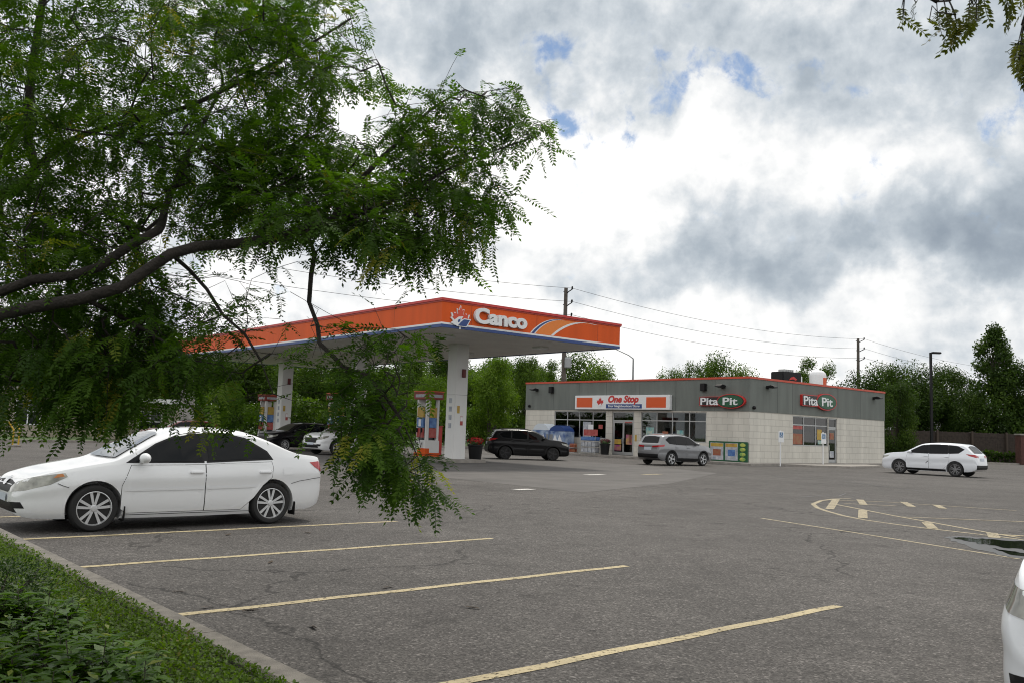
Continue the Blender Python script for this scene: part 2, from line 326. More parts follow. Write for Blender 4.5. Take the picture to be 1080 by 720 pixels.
# apron
ap = [gnd(*p) for p in [(330, 521), (430, 516), (560, 510.5), (700, 507), (790, 504.5)]]; ap2 = [gnd(*p) for p in [(790, 503), (700, 494.5), (560, 490), (500, 489.0)]]
CO = Vector((-2.87, 35.3, 0)); CTH = .69
def can(x, y, z=0): return CO+Vector((math.cos(CTH)*x-math.sin(CTH)*y, math.sin(CTH)*x+math.cos(CTH)*y, z))
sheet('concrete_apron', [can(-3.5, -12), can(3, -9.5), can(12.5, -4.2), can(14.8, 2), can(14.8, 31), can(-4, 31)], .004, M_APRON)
for k in range(1, 5):
    mb = MB(); ribbon(mb, [can(-3.5, -10+k*7.6), can(14.6, -6+k*7.6)], .03, .008); mb.build('slab_joint', mat('joint', (.05, .048, .045), .9), None, kind='structure')
mb = MB(); ribbon(mb, [gnd(*p) for p in [(690, 497.5), (800, 500.5), (890, 507), (972, 517.5)]], .06, .004); mb.build('tar_seam', mat('tar', (.02, .02, .02), .5), None, kind='structure')
mb = MB(); ribbon(mb, [gnd(*p) for p in [(843, 524), (868, 522), (885, 522.5), (892, 520)]], .05, .004); mb.build('tar_seam', bpy.data.materials['tar'], None, kind='structure')
# kerb along the bed (concrete lengths with joints) and the bed itself
mb = MB(); s0 = -6
while s0 < 40:
    P = [lot(2.42, s0+.006), lot(2.62, s0+.006), lot(2.62, s0+2.994), lot(2.42, s0+2.994)]
    vs = []
    for z_, inset in ((-.01, 0), (.105, 0), (.13, .025)):
        for i, p in enumerate(P):
            q = p+(P[(i+2) % 4]-p)*0; c = (P[0]+P[2])/2; d = (c-p); q = p+Vector((Bx*(inset if i in (0, 3) else -inset), By*(inset if i in (0, 3) else -inset), 0)); vs.append((q.x, q.y, z_))
    mb.add(vs, [(0, 1, 5, 4), (1, 2, 6, 5), (2, 3, 7, 6), (3, 0, 4, 7), (4, 5, 9, 8), (5, 6, 10, 9), (6, 7, 11, 10), (7, 4, 8, 11), (8, 9, 10, 11)]); s0 += 3
mb.build('kerb', M_KERB, None, kind='structure')
sheet('planting_bed', [lot(2.43, -8), lot(2.43, 40), lot(-12, 40), lot(-12, -8)], .085, M_SOIL)
# far kerbs and verge
def kerb_run(name, P, wd=.2, h=.14, m=M_CONC):
    mb = MB()
    for a, b_ in zip(P[:-1], P[1:]):
        a = Vector((a[0], a[1], 0)); b_ = Vector((b_[0], b_[1], 0)); d = (b_-a).normalized(); n = Vector((-d.y, d.x, 0))*wd/2
        vs = [p+q+Vector((0, 0, z_)) for z_ in (-.01, h) for p, q in ((a, -n), (b_, -n), (b_, n), (a, n))]
        mb.add(vs, [(0, 1, 5, 4), (1, 2, 6, 5), (2, 3, 7, 6), (3, 0, 4, 7), (4, 5, 6, 7)])
    return mb.build(name, m, None, kind='structure')
kerb_run('far_kerb', [(-60, 41.9), (-30, 46.9), (-2, 77.9), (30, 87.9), (78, 87.9)])
# puddle
def blob(pix, z, name, m):
    P = []; rg = random.Random(3)
    for a, b_ in zip(pix, pix[1:]+pix[:1]):
        for k in range(5): u = k/5; P.append(gnd(a[0]+(b_[0]-a[0])*u+rg.uniform(-2.5, 2.5), a[1]+(b_[1]-a[1])*u+rg.uniform(-.55, .55)))
    return sheet(name, [(p.x, p.y) for p in P], z, m)
M_WATER = mat('puddle_water', (.012, .013, .012), .05, spec=.6); M_WET = mat('wet_asphalt', (.034, .033, .032), .42, noise=.2, scale=40)
blob([(996, 566.0), (1010, 565.0), (1040, 566.5), (1085, 569), (1120, 573), (1130, 588), (1085, 590), (1060, 586), (1030, 579), (1008, 571)], .004, 'wet_patch', M_WET)
blob([(1004, 566.8), (1014, 566.6), (1035, 568), (1060, 569.5), (1085, 571), (1120, 575), (1125, 581), (1085, 580), (1062, 577.5), (1040, 574), (1018, 570)], .008, 'puddle', M_WATER)
blob([(1044, 577.5), (1060, 580.5), (1085, 583.5), (1110, 586), (1085, 587.5), (1064, 584)], .008, 'puddle', M_WATER)
# ------------------------------------------------------------------ vehicles
M_TYRE = mat('tyre_rubber', (.014, .014, .014), .8); M_RIM = mat('alloy', (.62, .63, .64), .35, metal=.55); M_DKRIM = mat('dark_alloy', (.03, .03, .032), .4, metal=.5); M_GUN = mat('grey_alloy', (.22, .22, .225), .3, metal=.8)
M_BLK = mat('black_plastic', (.009, .009, .010), .5, spec=.25); M_GLASS = mat('tinted_glass', (.004, .005, .006), .02, spec=.2); M_WIND = mat('windscreen_glass', (.012, .016, .018), .02, spec=.9, coat=.6)
M_SEAM = mat('panel_gap', (.02, .02, .02), .7); M_CHR = mat('chrome', (.75, .75, .76), .12, metal=1); M_RED = mat('tail_lens', (.35, .008, .012), .12, coat=.6)
M_HEAD = mat('headlamp_lens', (.27, .27, .24), .10, metal=.3, noise=.45, scale=9, coat=.8); M_AMB = mat('amber_lens', (.45, .17, .05), .15); M_PLATE = mat('plate', (.5, .55, .62), .4); M_DARK = mat('lamp_dark', (.03, .03, .032), .2, coat=.5)
def paint(name, c, rough=.35, metal=0, spec=.5, coat=1.0): return mat(name, c, rough, metal, coat=coat, spec=spec)
P_WHITE = paint('white_car_paint', (.73, .74, .75)); P_BLACK = paint('black_car_paint', (.004, .004, .005), .4, 0, .12, .35); P_SILV = paint('silver_car_paint', (.20, .205, .215), .4, .45); P_REDC = paint('red_car_paint', (.16, .010, .012)); P_WHITE2 = paint('white_suv_paint', (.74, .765, .80))
SECT = [(0, .93), (.08, .962), (.20, .985), (.36, .992), (.52, .988), (.64, .997), (.72, 1.0), (.80, .992), (.90, .966), (1, .935)]
def car_body(sp, wheels, rw):
    xs = np.concatenate([np.linspace(sp['x1'], sp['x1']-.25, 12), np.linspace(sp['x1']-.27, sp['x0']+.27, 70), np.linspace(sp['x0']+.25, sp['x0'], 12)])
    top = pch(sp['top'], xs); belt = np.minimum(pch(sp['belt'], xs), top-.015); zb = pch(sp['zb'], xs); wm = pch(sp['wm'], xs)
    hs = np.linspace(0, 1, 15); ks = pch(SECT, hs); rings = []
    for i, x in enumerate(xs):
        half = [(0, zb[i]), (wm[i]*.6, zb[i])]
        for h, k in zip(hs, ks):
            z = zb[i]+.0+(belt[i]-zb[i])*h; half.append((wm[i]*k, z))
        g = top[i]-belt[i]; wb = wm[i]*SECT[-1][1]; zr = belt[i]+g*.80; lean = sp.get('lean', .36); wr = wb-(zr-belt[i])*lean-.01
        for q in np.linspace(.12, 1, 8):
            half.append((wb+(wr-wb)*q**1.12, belt[i]+(zr-belt[i])*q))
        # rounded cant rail then crowned top
        for q in (.985, .955, .90, .8, .62, .42, .2, 0):
            half.append((wr*q, zr+(top[i]-zr)*(1-q**4.5)**.62))
        ring = [(x, y, z) for y, z in half]+[(x, -y, z) for y, z in half[-2:0:-1]]; rings.append(ring)
    n = len(rings[0]); vs = [p for r_ in rings for p in r_]; fs = []
    for i in range(len(rings)-1):
        for j in range(n): j2 = (j+1) % n; fs.append((i*n+j, i*n+j2, (i+1)*n+j2, (i+1)*n+j))
    fs += [tuple(range(n-1, -1, -1)), tuple(range((len(rings)-1)*n, len(rings)*n))]
    me = bpy.data.meshes.new('body'); me.from_pydata(vs, [], fs); me.update()
    bm = bmesh.new(); bm.from_mesh(me); bmesh.ops.recalc_face_normals(bm, faces=bm.faces[:]); bm.to_mesh(me); bm.free()
    bvh = BVHTree.FromPolygons([v.co.copy() for v in me.vertices], [tuple(p.vertices) for p in me.polygons])
    o = bpy.data.objects.new('body', me); COL.objects.link(o)
    cut = MB()
    for wx in wheels:
        for s in (1, -1):
            M = Matrix.Translation((wx, s*.62, sp['wr']*1.01)) @ Matrix.Rotation(PI/2, 4, 'X'); n0 = 40
            cut.lathe([(sp['wr']*rw, -.42), (sp['wr']*rw, .42)], n0, M, 1)
    cm = bpy.data.meshes.new('cut'); cm.from_pydata(cut.v, [], cut.f); cm.polygons.foreach_set('material_index', [1]*len(cm.polygons)); cm.update()
    bm = bmesh.new(); bm.from_mesh(cm); bmesh.ops.recalc_face_normals(bm, faces=bm.faces[:]); bm.to_mesh(cm); bm.free()
    for q in (me, cm): q.materials.append(M_BLK); q.materials.append(M_BLK)
    c = bpy.data.objects.new('cut', cm); COL.objects.link(c)
    md = o.modifiers.new('b', 'BOOLEAN'); md.operation = 'DIFFERENCE'; md.object = c; md.solver = 'EXACT'; md.material_mode = 'INDEX'
    bpy.context.view_layer.update(); me2 = bpy.data.meshes.new_from_object(o.evaluated_get(bpy.context.evaluated_depsgraph_get()))
    bpy.data.objects.remove(o); bpy.data.objects.remove(c); me2.materials.clear(); return me2, bvh
def proj(bvh, poly, d, U, eps, grid=.05, org=(0, 0, 0)):
    """lay a 2-d outline (u along U, v up) on the body from direction d"""
    d = Vector(d).normalized(); U = Vector(U).normalized(); V = Vector((0, 0, 1)); org = Vector(org)
    pts = []
    for i, p in enumerate(poly):
        a = Vector(p); b = Vector(poly[(i+1) % len(poly)]); k = max(1, int((b-a).length/grid))
        pts += [a.lerp(b, q/k) for q in range(k)]
    nb = len(pts); xs = [p[0] for p in poly]; ys = [p[1] for p in poly]
    def inside(x, y):
        c = False
        for i in range(nb):
            a = pts[i]; b = pts[i-1]
            if (a.y > y) != (b.y > y) and x < (b.x-a.x)*(y-a.y)/(b.y-a.y)+a.x: c = not c
        return c
    x = min(xs)+grid/2
    while x < max(xs):
        y = min(ys)+grid/2
        while y < max(ys):
            if inside(x, y) and min((Vector((x, y))-p).length for p in pts[:nb]) > grid*.4: pts.append(Vector((x, y)))
            y += grid
        x += grid
    P, E, Fc = delaunay_2d_cdt(pts, [], [list(range(nb))], 1, 1e-4)[:3]
    vs = []; ok = []
    for p in P:
        o = org+U*p.x+V*p.y-d*6; h, nrm, _, _ = bvh.ray_cast(o, d)
        if h is None: vs.append((0, 0, 0)); ok.append(False)
        else:
            if nrm.dot(d) > 0: nrm = -nrm
            vs.append(tuple(h+nrm*eps)); ok.append(True)
    fs = []
    for f in Fc:
        if all(ok[i] for i in f):
            n = (Vector(vs[f[1]])-Vector(vs[f[0]])).cross(Vector(vs[f[2]])-Vector(vs[f[0]])); fs.append(tuple(f) if n.dot(d) < 0 else tuple(f[::-1]))
    return MB().add(vs, fs)
def offs(poly, k):                       # grow an outline about its own edges
    a = sum(poly[i-1][0]*poly[i][1]-poly[i][0]*poly[i-1][1] for i in range(len(poly))); s = 1 if a > 0 else -1; r = []; n = len(poly)
    for i in range(n):
        p, q, t = Vector(poly[i-1]), Vector(poly[i]), Vector(poly[(i+1) % n]); e1 = (q-p).normalized(); e2 = (t-q).normalized()
        n1 = Vector((e1.y, -e1.x))*s; n2 = Vector((e2.y, -e2.x))*s; m = n1+n2; L_ = max(.35, m.length_squared/2); r.append(tuple(q+m*(k/L_)/1.0))
    return r
def wheel(root, x, y, r, wd, m, spokes=10, side=1, twin=False):
    t = MB(); Mx = Matrix.Translation((x, y, r)) @ Matrix.Rotation(-side*PI/2, 4, 'X')     # local z points outwards
    t.lathe([(r*.70, -wd/2), (r*.90, -wd/2), (r*.97, -wd*.42), (r, -wd*.28), (r, wd*.28), (r*.975, wd*.40), (r*.92, wd*.48), (r*.80, wd*.50), (r*.74, wd*.46), (r*.71, wd*.40), (r*.70, wd*.3)], 40, Mx)
    o = t.build('wheel', M_TYRE, root, smooth=35)
    g = MB(); g.lathe([(.001, -.02), (r*.70, -.02), (r*.71, wd*.30), (r*.73, wd*.44), (r*.70, wd*.45), (r*.68, wd*.38), (r*.665, .0)], 40, Mx)
    g.m = [0 if i >= 80 else 1 for i in range(len(g.f))]
    for k in range(spokes):
        a = 2*PI*k/spokes + (.09*(1 if k % 2 else -1) if twin else 0)
        Ms = Mx @ Matrix.Rotation(a, 4, 'Z') @ Matrix.Translation((0, 0, wd*.22)); w0 = r*.045; w1 = r*(.062 if spokes >= 10 else .12)
        g.prism([(r*.10, -w0), (r*.10, w0), (r*.69, w1), (r*.69, -w1)], Ms, wd*.14)
    g.lathe([(.001, wd*.40), (r*.12, wd*.39), (r*.16, wd*.34), (r*.17, 0)], 20, Mx)
    g.build('rim', [m, M_DKRIM], o, smooth=30); return o
def mirror_p(poly, s): return poly
def make_car(name, label, cat, loc, rz, P, sp, ft):
    root = thing(name, label, cat, loc, rz); me, bvh = car_body(sp, sp['wheels'], 1.17)
    link('body', me, [P, M_BLK], root, smooth=38); hw = max(p[1] for p in sp['wm'])
    sides = [(1, (0, -1, 0), (1, 0, 0)), (-1, (0, 1, 0), (1, 0, 0))]
    def side(nm, poly, eps, m, par=root, only=None, grid=.06):
        res = []
        for s, d, U in sides:
            if only and s != only: continue
            b = proj(bvh, poly, d, U, eps, grid)
            if b.f: res.append(b.build(nm, m, par, smooth=50))
        return res
    for s, d, U in sides:
        tr = MB()
        W_ = ft['windows']
        for q0, q1 in zip(W_[:-1], W_[1:]):                  # black pillar between two windows
            lo0, lo1 = min(q0), min(q1); e0 = sorted(q0)[:2]; e1 = sorted(q1)[-2:]; e0.sort(key=lambda p: p[1]); e1.sort(key=lambda p: p[1])
            b = proj(bvh, [(e1[0][0]-.01, e1[0][1]), (e0[0][0]+.01, e0[0][1]), (e0[1][0]+.01, e0[1][1]), (e1[1][0]-.01, e1[1][1])], d, U, .0045); tr.add(b.v, b.f)
        for wpoly in ft['windows']:
            b = proj(bvh, offs(wpoly, .028), d, U, .003); tr.add(b.v, b.f)
        tr.build('window_trim', M_BLK, root)
        for wpoly in ft['windows']: proj(bvh, wpoly, d, U, .007).build('window', M_GLASS, root, smooth=60)
        for dp in ft['doors']:
            proj(bvh, offs(dp, .007), d, U, .0012).build('door_gap', M_SEAM, root); do = proj(bvh, dp, d, U, .0035).build('door', P, root, smooth=60)
            hx, hz = dp[ft.get('hidx', 0)] if False else (min(p[0] for p in dp)+.13, ft['hz']); h, nr, _, _ = bvh.ray_cast(Vector((hx, s*3, hz)), Vector(d))
            if h: MB().bbox(hx-.10, hx+.10, h.y-.012 if s > 0 else h.y-.035, h.y+.035 if s > 0 else h.y+.012, hz-.016, hz+.016, .01).build('handle', ft.get('hm', P), do, smooth=50)
        if 'mould' in ft:
            for q in ft['mould']: proj(bvh, q, d, U, .012).build('side_moulding', ft.get('mould_m', P), root, smooth=50)
        for q, m_, nm in ft.get('side_extra', []): proj(bvh, q, d, U, .006).build(nm, m_, root, smooth=50)
        if ft.get('clad'):
            for wx in sp['wheels']:
                ro, ri = sp['wr']*1.36, sp['wr']*1.165; c0 = sp['wr']*1.01; an = [PI*1.06*(i/18)-.03*PI for i in range(19)]
                poly = [(wx+ro*math.cos(a), c0+ro*math.sin(a)) for a in an]+[(wx+ri*math.cos(a), c0+ri*math.sin(a)) for a in an[::-1]]
                proj(bvh, poly, d, U, .014, .04).build('arch_cladding', M_BLK, root, smooth=50)
            x0 = sp['wheels'][1]+sp['wr']*1.2; x1 = sp['wheels'][0]-sp['wr']*1.2; proj(bvh, [(x0, .2), (x1, .2), (x1-.03, .40), (x0+.03, .42)], d, U, .012).build('sill_cladding', M_BLK, root, smooth=50)
        mx, mz = ft['mirror']; h, nr, _, _ = bvh.ray_cast(Vector((mx, s*3, mz-.06)), Vector(d)); my = h.y if h else s*hw
        mm = MB(); mm.ell((mx, my+s*.13, mz+.02), (.075, .11, .075), 16, 10); mm.box(mx-.02, mx+.03, min(my-s*.02, my+s*.06), max(my-s*.02, my+s*.06), mz-.05, mz-.02); mm.build('wing_mirror', ft.get('mirror_m', P), root, smooth=60)
        # lamps seen from the corner
        dd = Vector((-1, -s*.9, 0)).normalized(); UU = Vector((dd.y, -dd.x, 0))*s
        c0 = Vector((sp['x1'], s*hw*.80, 0))
        def corner(nm, poly, eps, m_, back=False, par=root):
            if not back: D_, U_, o_ = dd, UU, c0
            else: D_ = Vector((1, -s*.75, 0)).normalized(); U_ = Vector((D_.y*s, -D_.x*s, 0))*(-1); U_ = Vector((abs(U_.x), s*abs(U_.y), 0)); o_ = Vector((sp['x0'], s*hw*.80, 0))
            b = proj(bvh, poly, D_, U_, eps, .04, o_)
            return b.build(nm, m_, par, smooth=50) if b.f else None
        for q, m_, nm in ft.get('front_corner', []): corner(nm, q, .004 if m_ is not M_AMB else .007, m_)
        for q, m_, nm in ft.get('rear_corner', []): corner(nm, q, .006, m_, True)
        for wx in sp['wheels']: wheel(root, wx, s*(hw-.115), sp['wr'], .21, ft.get('rim', M_RIM), ft.get('spokes', 10), s, ft.get('twin', False))
    if ft.get('flaps'):
        for s in (1, -1):
            for wx in sp['wheels']: MB().bbox(wx-.40, wx-.385, s*(hw-.10)-.11, s*(hw-.10)+.11, .13, .34, .005).build('mud_flap', M_BLK, root)
            MB().tube([(1.02, s*.50, .985), (.93, s*.1, 1.03)], .010, 5).build('wiper', M_BLK, root)
    for q, m_, nm, e in ft.get('front', []):
        b = proj(bvh, q, (-1, 0, 0), (0, 1, 0), e); b.build(nm, m_, root, smooth=60) if b.f else 0
    for q, m_, nm, e in ft.get('rear', []):
        b = proj(bvh, q, (1, 0, 0), (0, 1, 0), e); b.build(nm, m_, root, smooth=60) if b.f else 0
    if ft.get('rails'):
        for s in (1, -1):
            pts = []
            for x in np.linspace(.1*1, -1.6, 9):
                h, _, _, _ = bvh.ray_cast(Vector((x, s*hw*.60, 4)), Vector((0, 0, -1))); pts.append(h+Vector((0, 0, .035 if -1.5 < x < 0 else .0)))
            MB().tube(pts, .018, 6).build('roof_rail', ft.get('rail_m', M_BLK), root, smooth=50)
    return root, bvh
sym = lambda P: P+[(-y, z) for y, z in P[::-1]]
SED = dict(x0=-2.27, x1=2.27, wr=.318, wheels=(1.32, -1.28),
  top=[(2.27, .53), (2.25, .62), (2.17, .70), (1.95, .785), (1.6, .87), (1.25, .935), (1.1, .965), (.8, 1.13), (.43, 1.325), (.2, 1.405), (-.1, 1.452), (-.45, 1.465), (-.85, 1.43), (-1.25, 1.31), (-1.6, 1.15), (-1.78, 1.09), (-1.95, 1.068), (-2.14, 1.045), (-2.21, .98), (-2.25, .86), (-2.27, .66)],
  belt=[(2.27, .50), (2.15, .65), (1.9, .735), (1.5, .83), (1.1, .90), (0, .935), (-1, .975), (-1.7, 1.0), (-2.1, .97), (-2.2, .90), (-2.27, .62)],
  zb=[(2.27, .36), (2.22, .24), (1.95, .19), (0, .165), (-1.9, .21), (-2.15, .28), (-2.27, .42)],
  wm=[(2.27, .50), (2.23, .62), (2.12, .73), (1.9, .815), (1.6, .86), (1.2, .88), (-1.3, .88), (-1.8, .855), (-2.08, .79), (-2.2, .71), (-2.27, .58)])
SEDF = dict(windows=[[(.90, .945), (.50, 1.185), (.2, 1.31), (-.02, 1.355), (-.14, 1.362), (-.16, .965)], [(-.25, .968), (-.23, 1.365), (-.55, 1.352), (-.85, 1.29), (-1.18, 1.10), (-1.24, 1.015)]],
  doors=[[(.86, .90), (.98, .62), (.98, .30), (.9, .245), (-.20, .245), (-.20, .91)], [(-.215, .915), (-.215, .245), (-.78, .245), (-.98, .42), (-1.12, .60), (-1.26, .72), (-1.28, .88), (-1.26, .955)]], hz=.80,
  mould=[[(.94, .545), (.94, .575), (-.19, .585), (-.19, .555)], [(-.225, .555), (-.225, .585), (-1.05, .60), (-1.0, .57)]], mirror=(.72, .985),
  front_corner=[([(-.26, .58), (-.12, .665), (.15, .745), (.44, .795), (.48, .745), (.34, .645), (.08, .565), (-.22, .53)], M_HEAD, 'headlight'), ([(.34, .725), (.37, .775), (.42, .785), (.45, .75)], M_AMB, 'indicator'), ([(-.28, .32), (-.24, .40), (.02, .41), (.08, .33)], M_BLK, 'fog_lamp')],
  rear_corner=[([(-.10, .80), (-.12, .93), (.1, .965), (.27, .95), (.2, .87), (.08, .80)], M_RED, 'tail_light')],
  front=[(sym([(.40, .58), (.36, .50), (.02, .49)])[:0] or [(-.44, .65), (-.30, .52), (.30, .52), (.44, .65), (.2, .675), (-.2, .675)], M_BLK, 'grille', .004), ([(-.62, .27), (-.50, .39), (.50, .39), (.62, .27)], M_BLK, 'lower_grille', .004), ([(-.26, .40), (-.26, .50), (.26, .50), (.26, .40)], M_PLATE, 'number_plate', .02),
         ([(.09*math.cos(a*PI/8), .655+.055*math.sin(a*PI/8)) for a in range(16)], M_CHR, 'emblem', .018), ([(-.60, .995), (-.52, 1.20), (-.42, 1.335), (-.2, 1.36), (.2, 1.36), (.42, 1.335), (.52, 1.20), (.60, .995), (.3, .99), (-.3, .99)], M_WIND, 'windscreen', .016)],
  rear=[([(-.56, 1.12), (-.46, 1.36), (.46, 1.36), (.56, 1.12)], M_GLASS, 'rear_window', .014), ([(-.26, .70), (-.26, .82), (.26, .82), (.26, .70)], M_PLATE, 'number_plate', .01)],
  side_extra=[([(-1.45, .86), (-1.45, .76), (-1.62, .76), (-1.63, .87), (-1.47, .88)], P_WHITE, 'fuel_flap'), ([(-1.60, .615), (-1.75, .655), (-2.02, .69), (-2.18, .70), (-2.18, .708), (-2.02, .698), (-1.75, .663), (-1.60, .623)], M_SEAM, 'bumper_gap'), ([(1.66, .60), (1.74, .625), (1.80, .655), (1.795, .662), (1.735, .633), (1.66, .608)], M_SEAM, 'bumper_gap'), ([(.98, .215), (.98, .222), (-.95, .222), (-.95, .215)], M_SEAM, 'sill_gap')], spokes=10, twin=True, flaps=True)
def suv(Lk, Hk, Wk, wb, wr, rake=0):
    fx = lambda x: x*Lk/4.6; fz = lambda z: (z+.055*math.exp(-((z-1.03)/.15)**2))*Hk/1.68; fy = lambda y: y*Wk/1.84
    sp = dict(x0=fx(-2.3), x1=fx(2.3), wr=wr, wheels=(wb*.5-.02, -wb*.5-.02), lean=.30,
      top=[(2.3, .60), (2.285, .76), (2.22, .88), (2.08, .97), (1.75, 1.035), (1.35, 1.08), (1.12, 1.11), (.77, 1.33), (.46, 1.52), (.22, 1.61), (-.15, 1.655), (-.6, 1.68), (-1.2, 1.665), (-1.65, 1.625), (-1.86+rake, 1.585), (-1.98+rake*.6, 1.42), (-2.12, 1.17), (-2.21, 1.06), (-2.26, .95), (-2.3, .72)],
      belt=[(2.3, .56), (2.2, .80), (1.9, .90), (1.3, .985), (.9, 1.01), (0, 1.035), (-1, 1.075), (-1.8, 1.10), (-2.1, 1.04), (-2.22, .95), (-2.3, .68)],
      zb=[(2.3, .42), (2.24, .30), (1.95, .24), (0, .22), (-1.9, .26), (-2.2, .36), (-2.3, .46)],
      wm=[(2.3, .60), (2.25, .72), (2.12, .82), (1.85, .88), (1.5, .915), (1.2, .92), (-1.3, .92), (-1.8, .90), (-2.1, .84), (-2.24, .77), (-2.3, .68)])
    for k in ('top', 'belt', 'zb'): sp[k] = [(fx(a), fz(b)) for a, b in sp[k]]
    sp['wm'] = [(fx(a), fy(b)) for a, b in sp['wm']]; S = lambda P: [(fx(a), fz(b)) for a, b in P]; T = lambda P: [(fy(a), fz(b)) for a, b in P]; Cn = lambda P: [(a, fz(b)) for a, b in P]
    ft = dict(windows=[S(p) for p in [[(.92, 1.07), (.55, 1.31), (.25, 1.475), (.02, 1.535), (-.05, 1.54), (-.08, 1.075)], [(-.16, 1.075), (-.13, 1.545), (-.6, 1.555), (-.98, 1.54), (-1.0, 1.11)], [(-1.08, 1.11), (-1.06, 1.535), (-1.45, 1.50), (-1.72, 1.36), (-1.5, 1.16)]]],
      doors=[S(p) for p in [[(.92, .99), (.98, .65), (.95, .36), (-.11, .36), (-.11, 1.03)], [(-.125, 1.03), (-.125, .36), (-.80, .36), (-.98, .55), (-1.08, .78), (-1.08, 1.065)]]], hz=fz(.93), mirror=(fx(.74), fz(1.11)), clad=True,
      front=[(T([(-.42, .60), (-.50, .84), (.50, .84), (.42, .60)]), M_BLK, 'grille', .006), (T([(-.62, .36), (-.55, .52), (.55, .52), (.62, .36)]), M_BLK, 'lower_grille', .006), (T([(-.26, .50), (-.26, .61), (.26, .61), (.26, .50)]), M_PLATE, 'number_plate', .02),
             (T([(-.66, 1.115), (-.58, 1.35), (-.50, 1.52), (-.2, 1.55), (.2, 1.55), (.50, 1.52), (.58, 1.35), (.66, 1.115), (.3, 1.11), (-.3, 1.11)]), M_WIND, 'windscreen', .016)],
      rear=[(T([(-.58, 1.16), (-.52, 1.50), (-.2, 1.54), (.2, 1.54), (.52, 1.50), (.58, 1.16)]), M_GLASS, 'rear_window', .014), (T([(-.26, .80), (-.26, .92), (.26, .92), (.26, .80)]), M_PLATE, 'number_plate', .012), (T([(-.70, .40), (-.72, .60), (.72, .60), (.70, .40)]), M_BLK, 'rear_bumper', .012)],
      front_corner=[(Cn([(-.22, .74), (-.16, .86), (.2, .90), (.42, .93), (.38, .86), (.1, .77)]), M_HEAD, 'headlight'), (Cn([(-.2, .42), (-.18, .54), (.06, .53), (.04, .44)]), M_BLK, 'fog_lamp')],
      rear_corner=[(Cn([(-.26, .93), (-.26, 1.01), (.05, 1.07), (.40, 1.10), (.30, 1.0), (.05, .94)]), M_RED, 'tail_light')], spokes=5, twin=False, rails=True)
    return sp, ft
make_car('sedan', 'white four-door sedan with silver alloy wheels parked nose to the kerb', 'car', (-5.2, 13.75, 0), 3.86, P_WHITE, SED, SEDF)
sp, ft = suv(4.65, 1.70, 1.84, 2.70, .36); ft['rim'] = M_DKRIM; ft['front'] = ft['front']
make_car('suv', 'black SUV with dark wheels driving past the flower pot and ice freezers', 'car', (1.05, 50.2, 0), .17, P_BLACK, sp, ft)
sp, ft = suv(4.60, 1.70, 1.86, 2.69, .36); ft['spokes'] = 5; ft['rails'] = True; ft['rail_m'] = P_SILV
ft['rear_corner'] = [([(-.34, .96), (-.34, 1.04), (.0, 1.08), (.34, 1.13), (.32, 1.02), (.05, .98)], M_RED, 'tail_light')]
make_car('suv', 'silver SUV with black lower trim parked facing the store front', 'car', (9.35, 49.6, 0), .68, P_SILV, sp, ft)
sp, ft = suv(5.0, 1.75, 1.96, 2.89, .375, .12); ft['clad'] = False; ft['rails'] = False; ft['rim'] = M_GUN; ft['spokes'] = 10; ft['twin'] = True
ft['side_extra'] = [([(-1.0, .25), (1.0, .25), (1.0, .36), (-1.0, .36)], M_BLK, 'sill_cladding')]
make_car('suv', 'white SUV with dark wheels parked beyond the store\'s right corner', 'car', (23.0, 48.0, 0), 2.33, P_WHITE2, sp, ft)
sp, ft = suv(4.85, 1.74, 1.96, 2.85, .375); ft['spokes'] = 5
make_car('suv', 'white SUV with black grille stopped under the canopy', 'car', (-8.6, 47.6, 0), 3.98, P_WHITE, sp, ft)
sp, ft = suv(4.5, 1.62, 1.84, 2.66, .35); ft['spokes'] = 10
make_car('crossover', 'black crossover stopped under the canopy beside the white SUV', 'car', (-12.3, 51.5, 0), 3.95, P_BLACK, sp, ft)
sp, ft = suv(4.6, 1.55, 1.82, 2.7, .34); ft['clad'] = False
make_car('car', 'dark red car showing its hood behind the white sedan', 'car', (-19.4, 52.5, 0), 3.7, P_REDC, sp, ft)
sp, ft = suv(4.55, 1.62, 1.82, 2.66, .35); ft['clad'] = False
nx, ny = gnd(1058, 720, .4).xy
ft['front'] = ft['front'][3:]; ft['front_corner'] = [ft['front_corner'][0], ([(-.14, .36), (-.12, .47), (.06, .46), (.04, .38)], M_BLK, 'fog_lamp')]
make_car('hatchback', 'white car at the right edge with only its front corner in view', 'car', (nx+2.66-.50, ny+1.75-.90, 0), .714+PI, P_WHITE2, sp, ft)
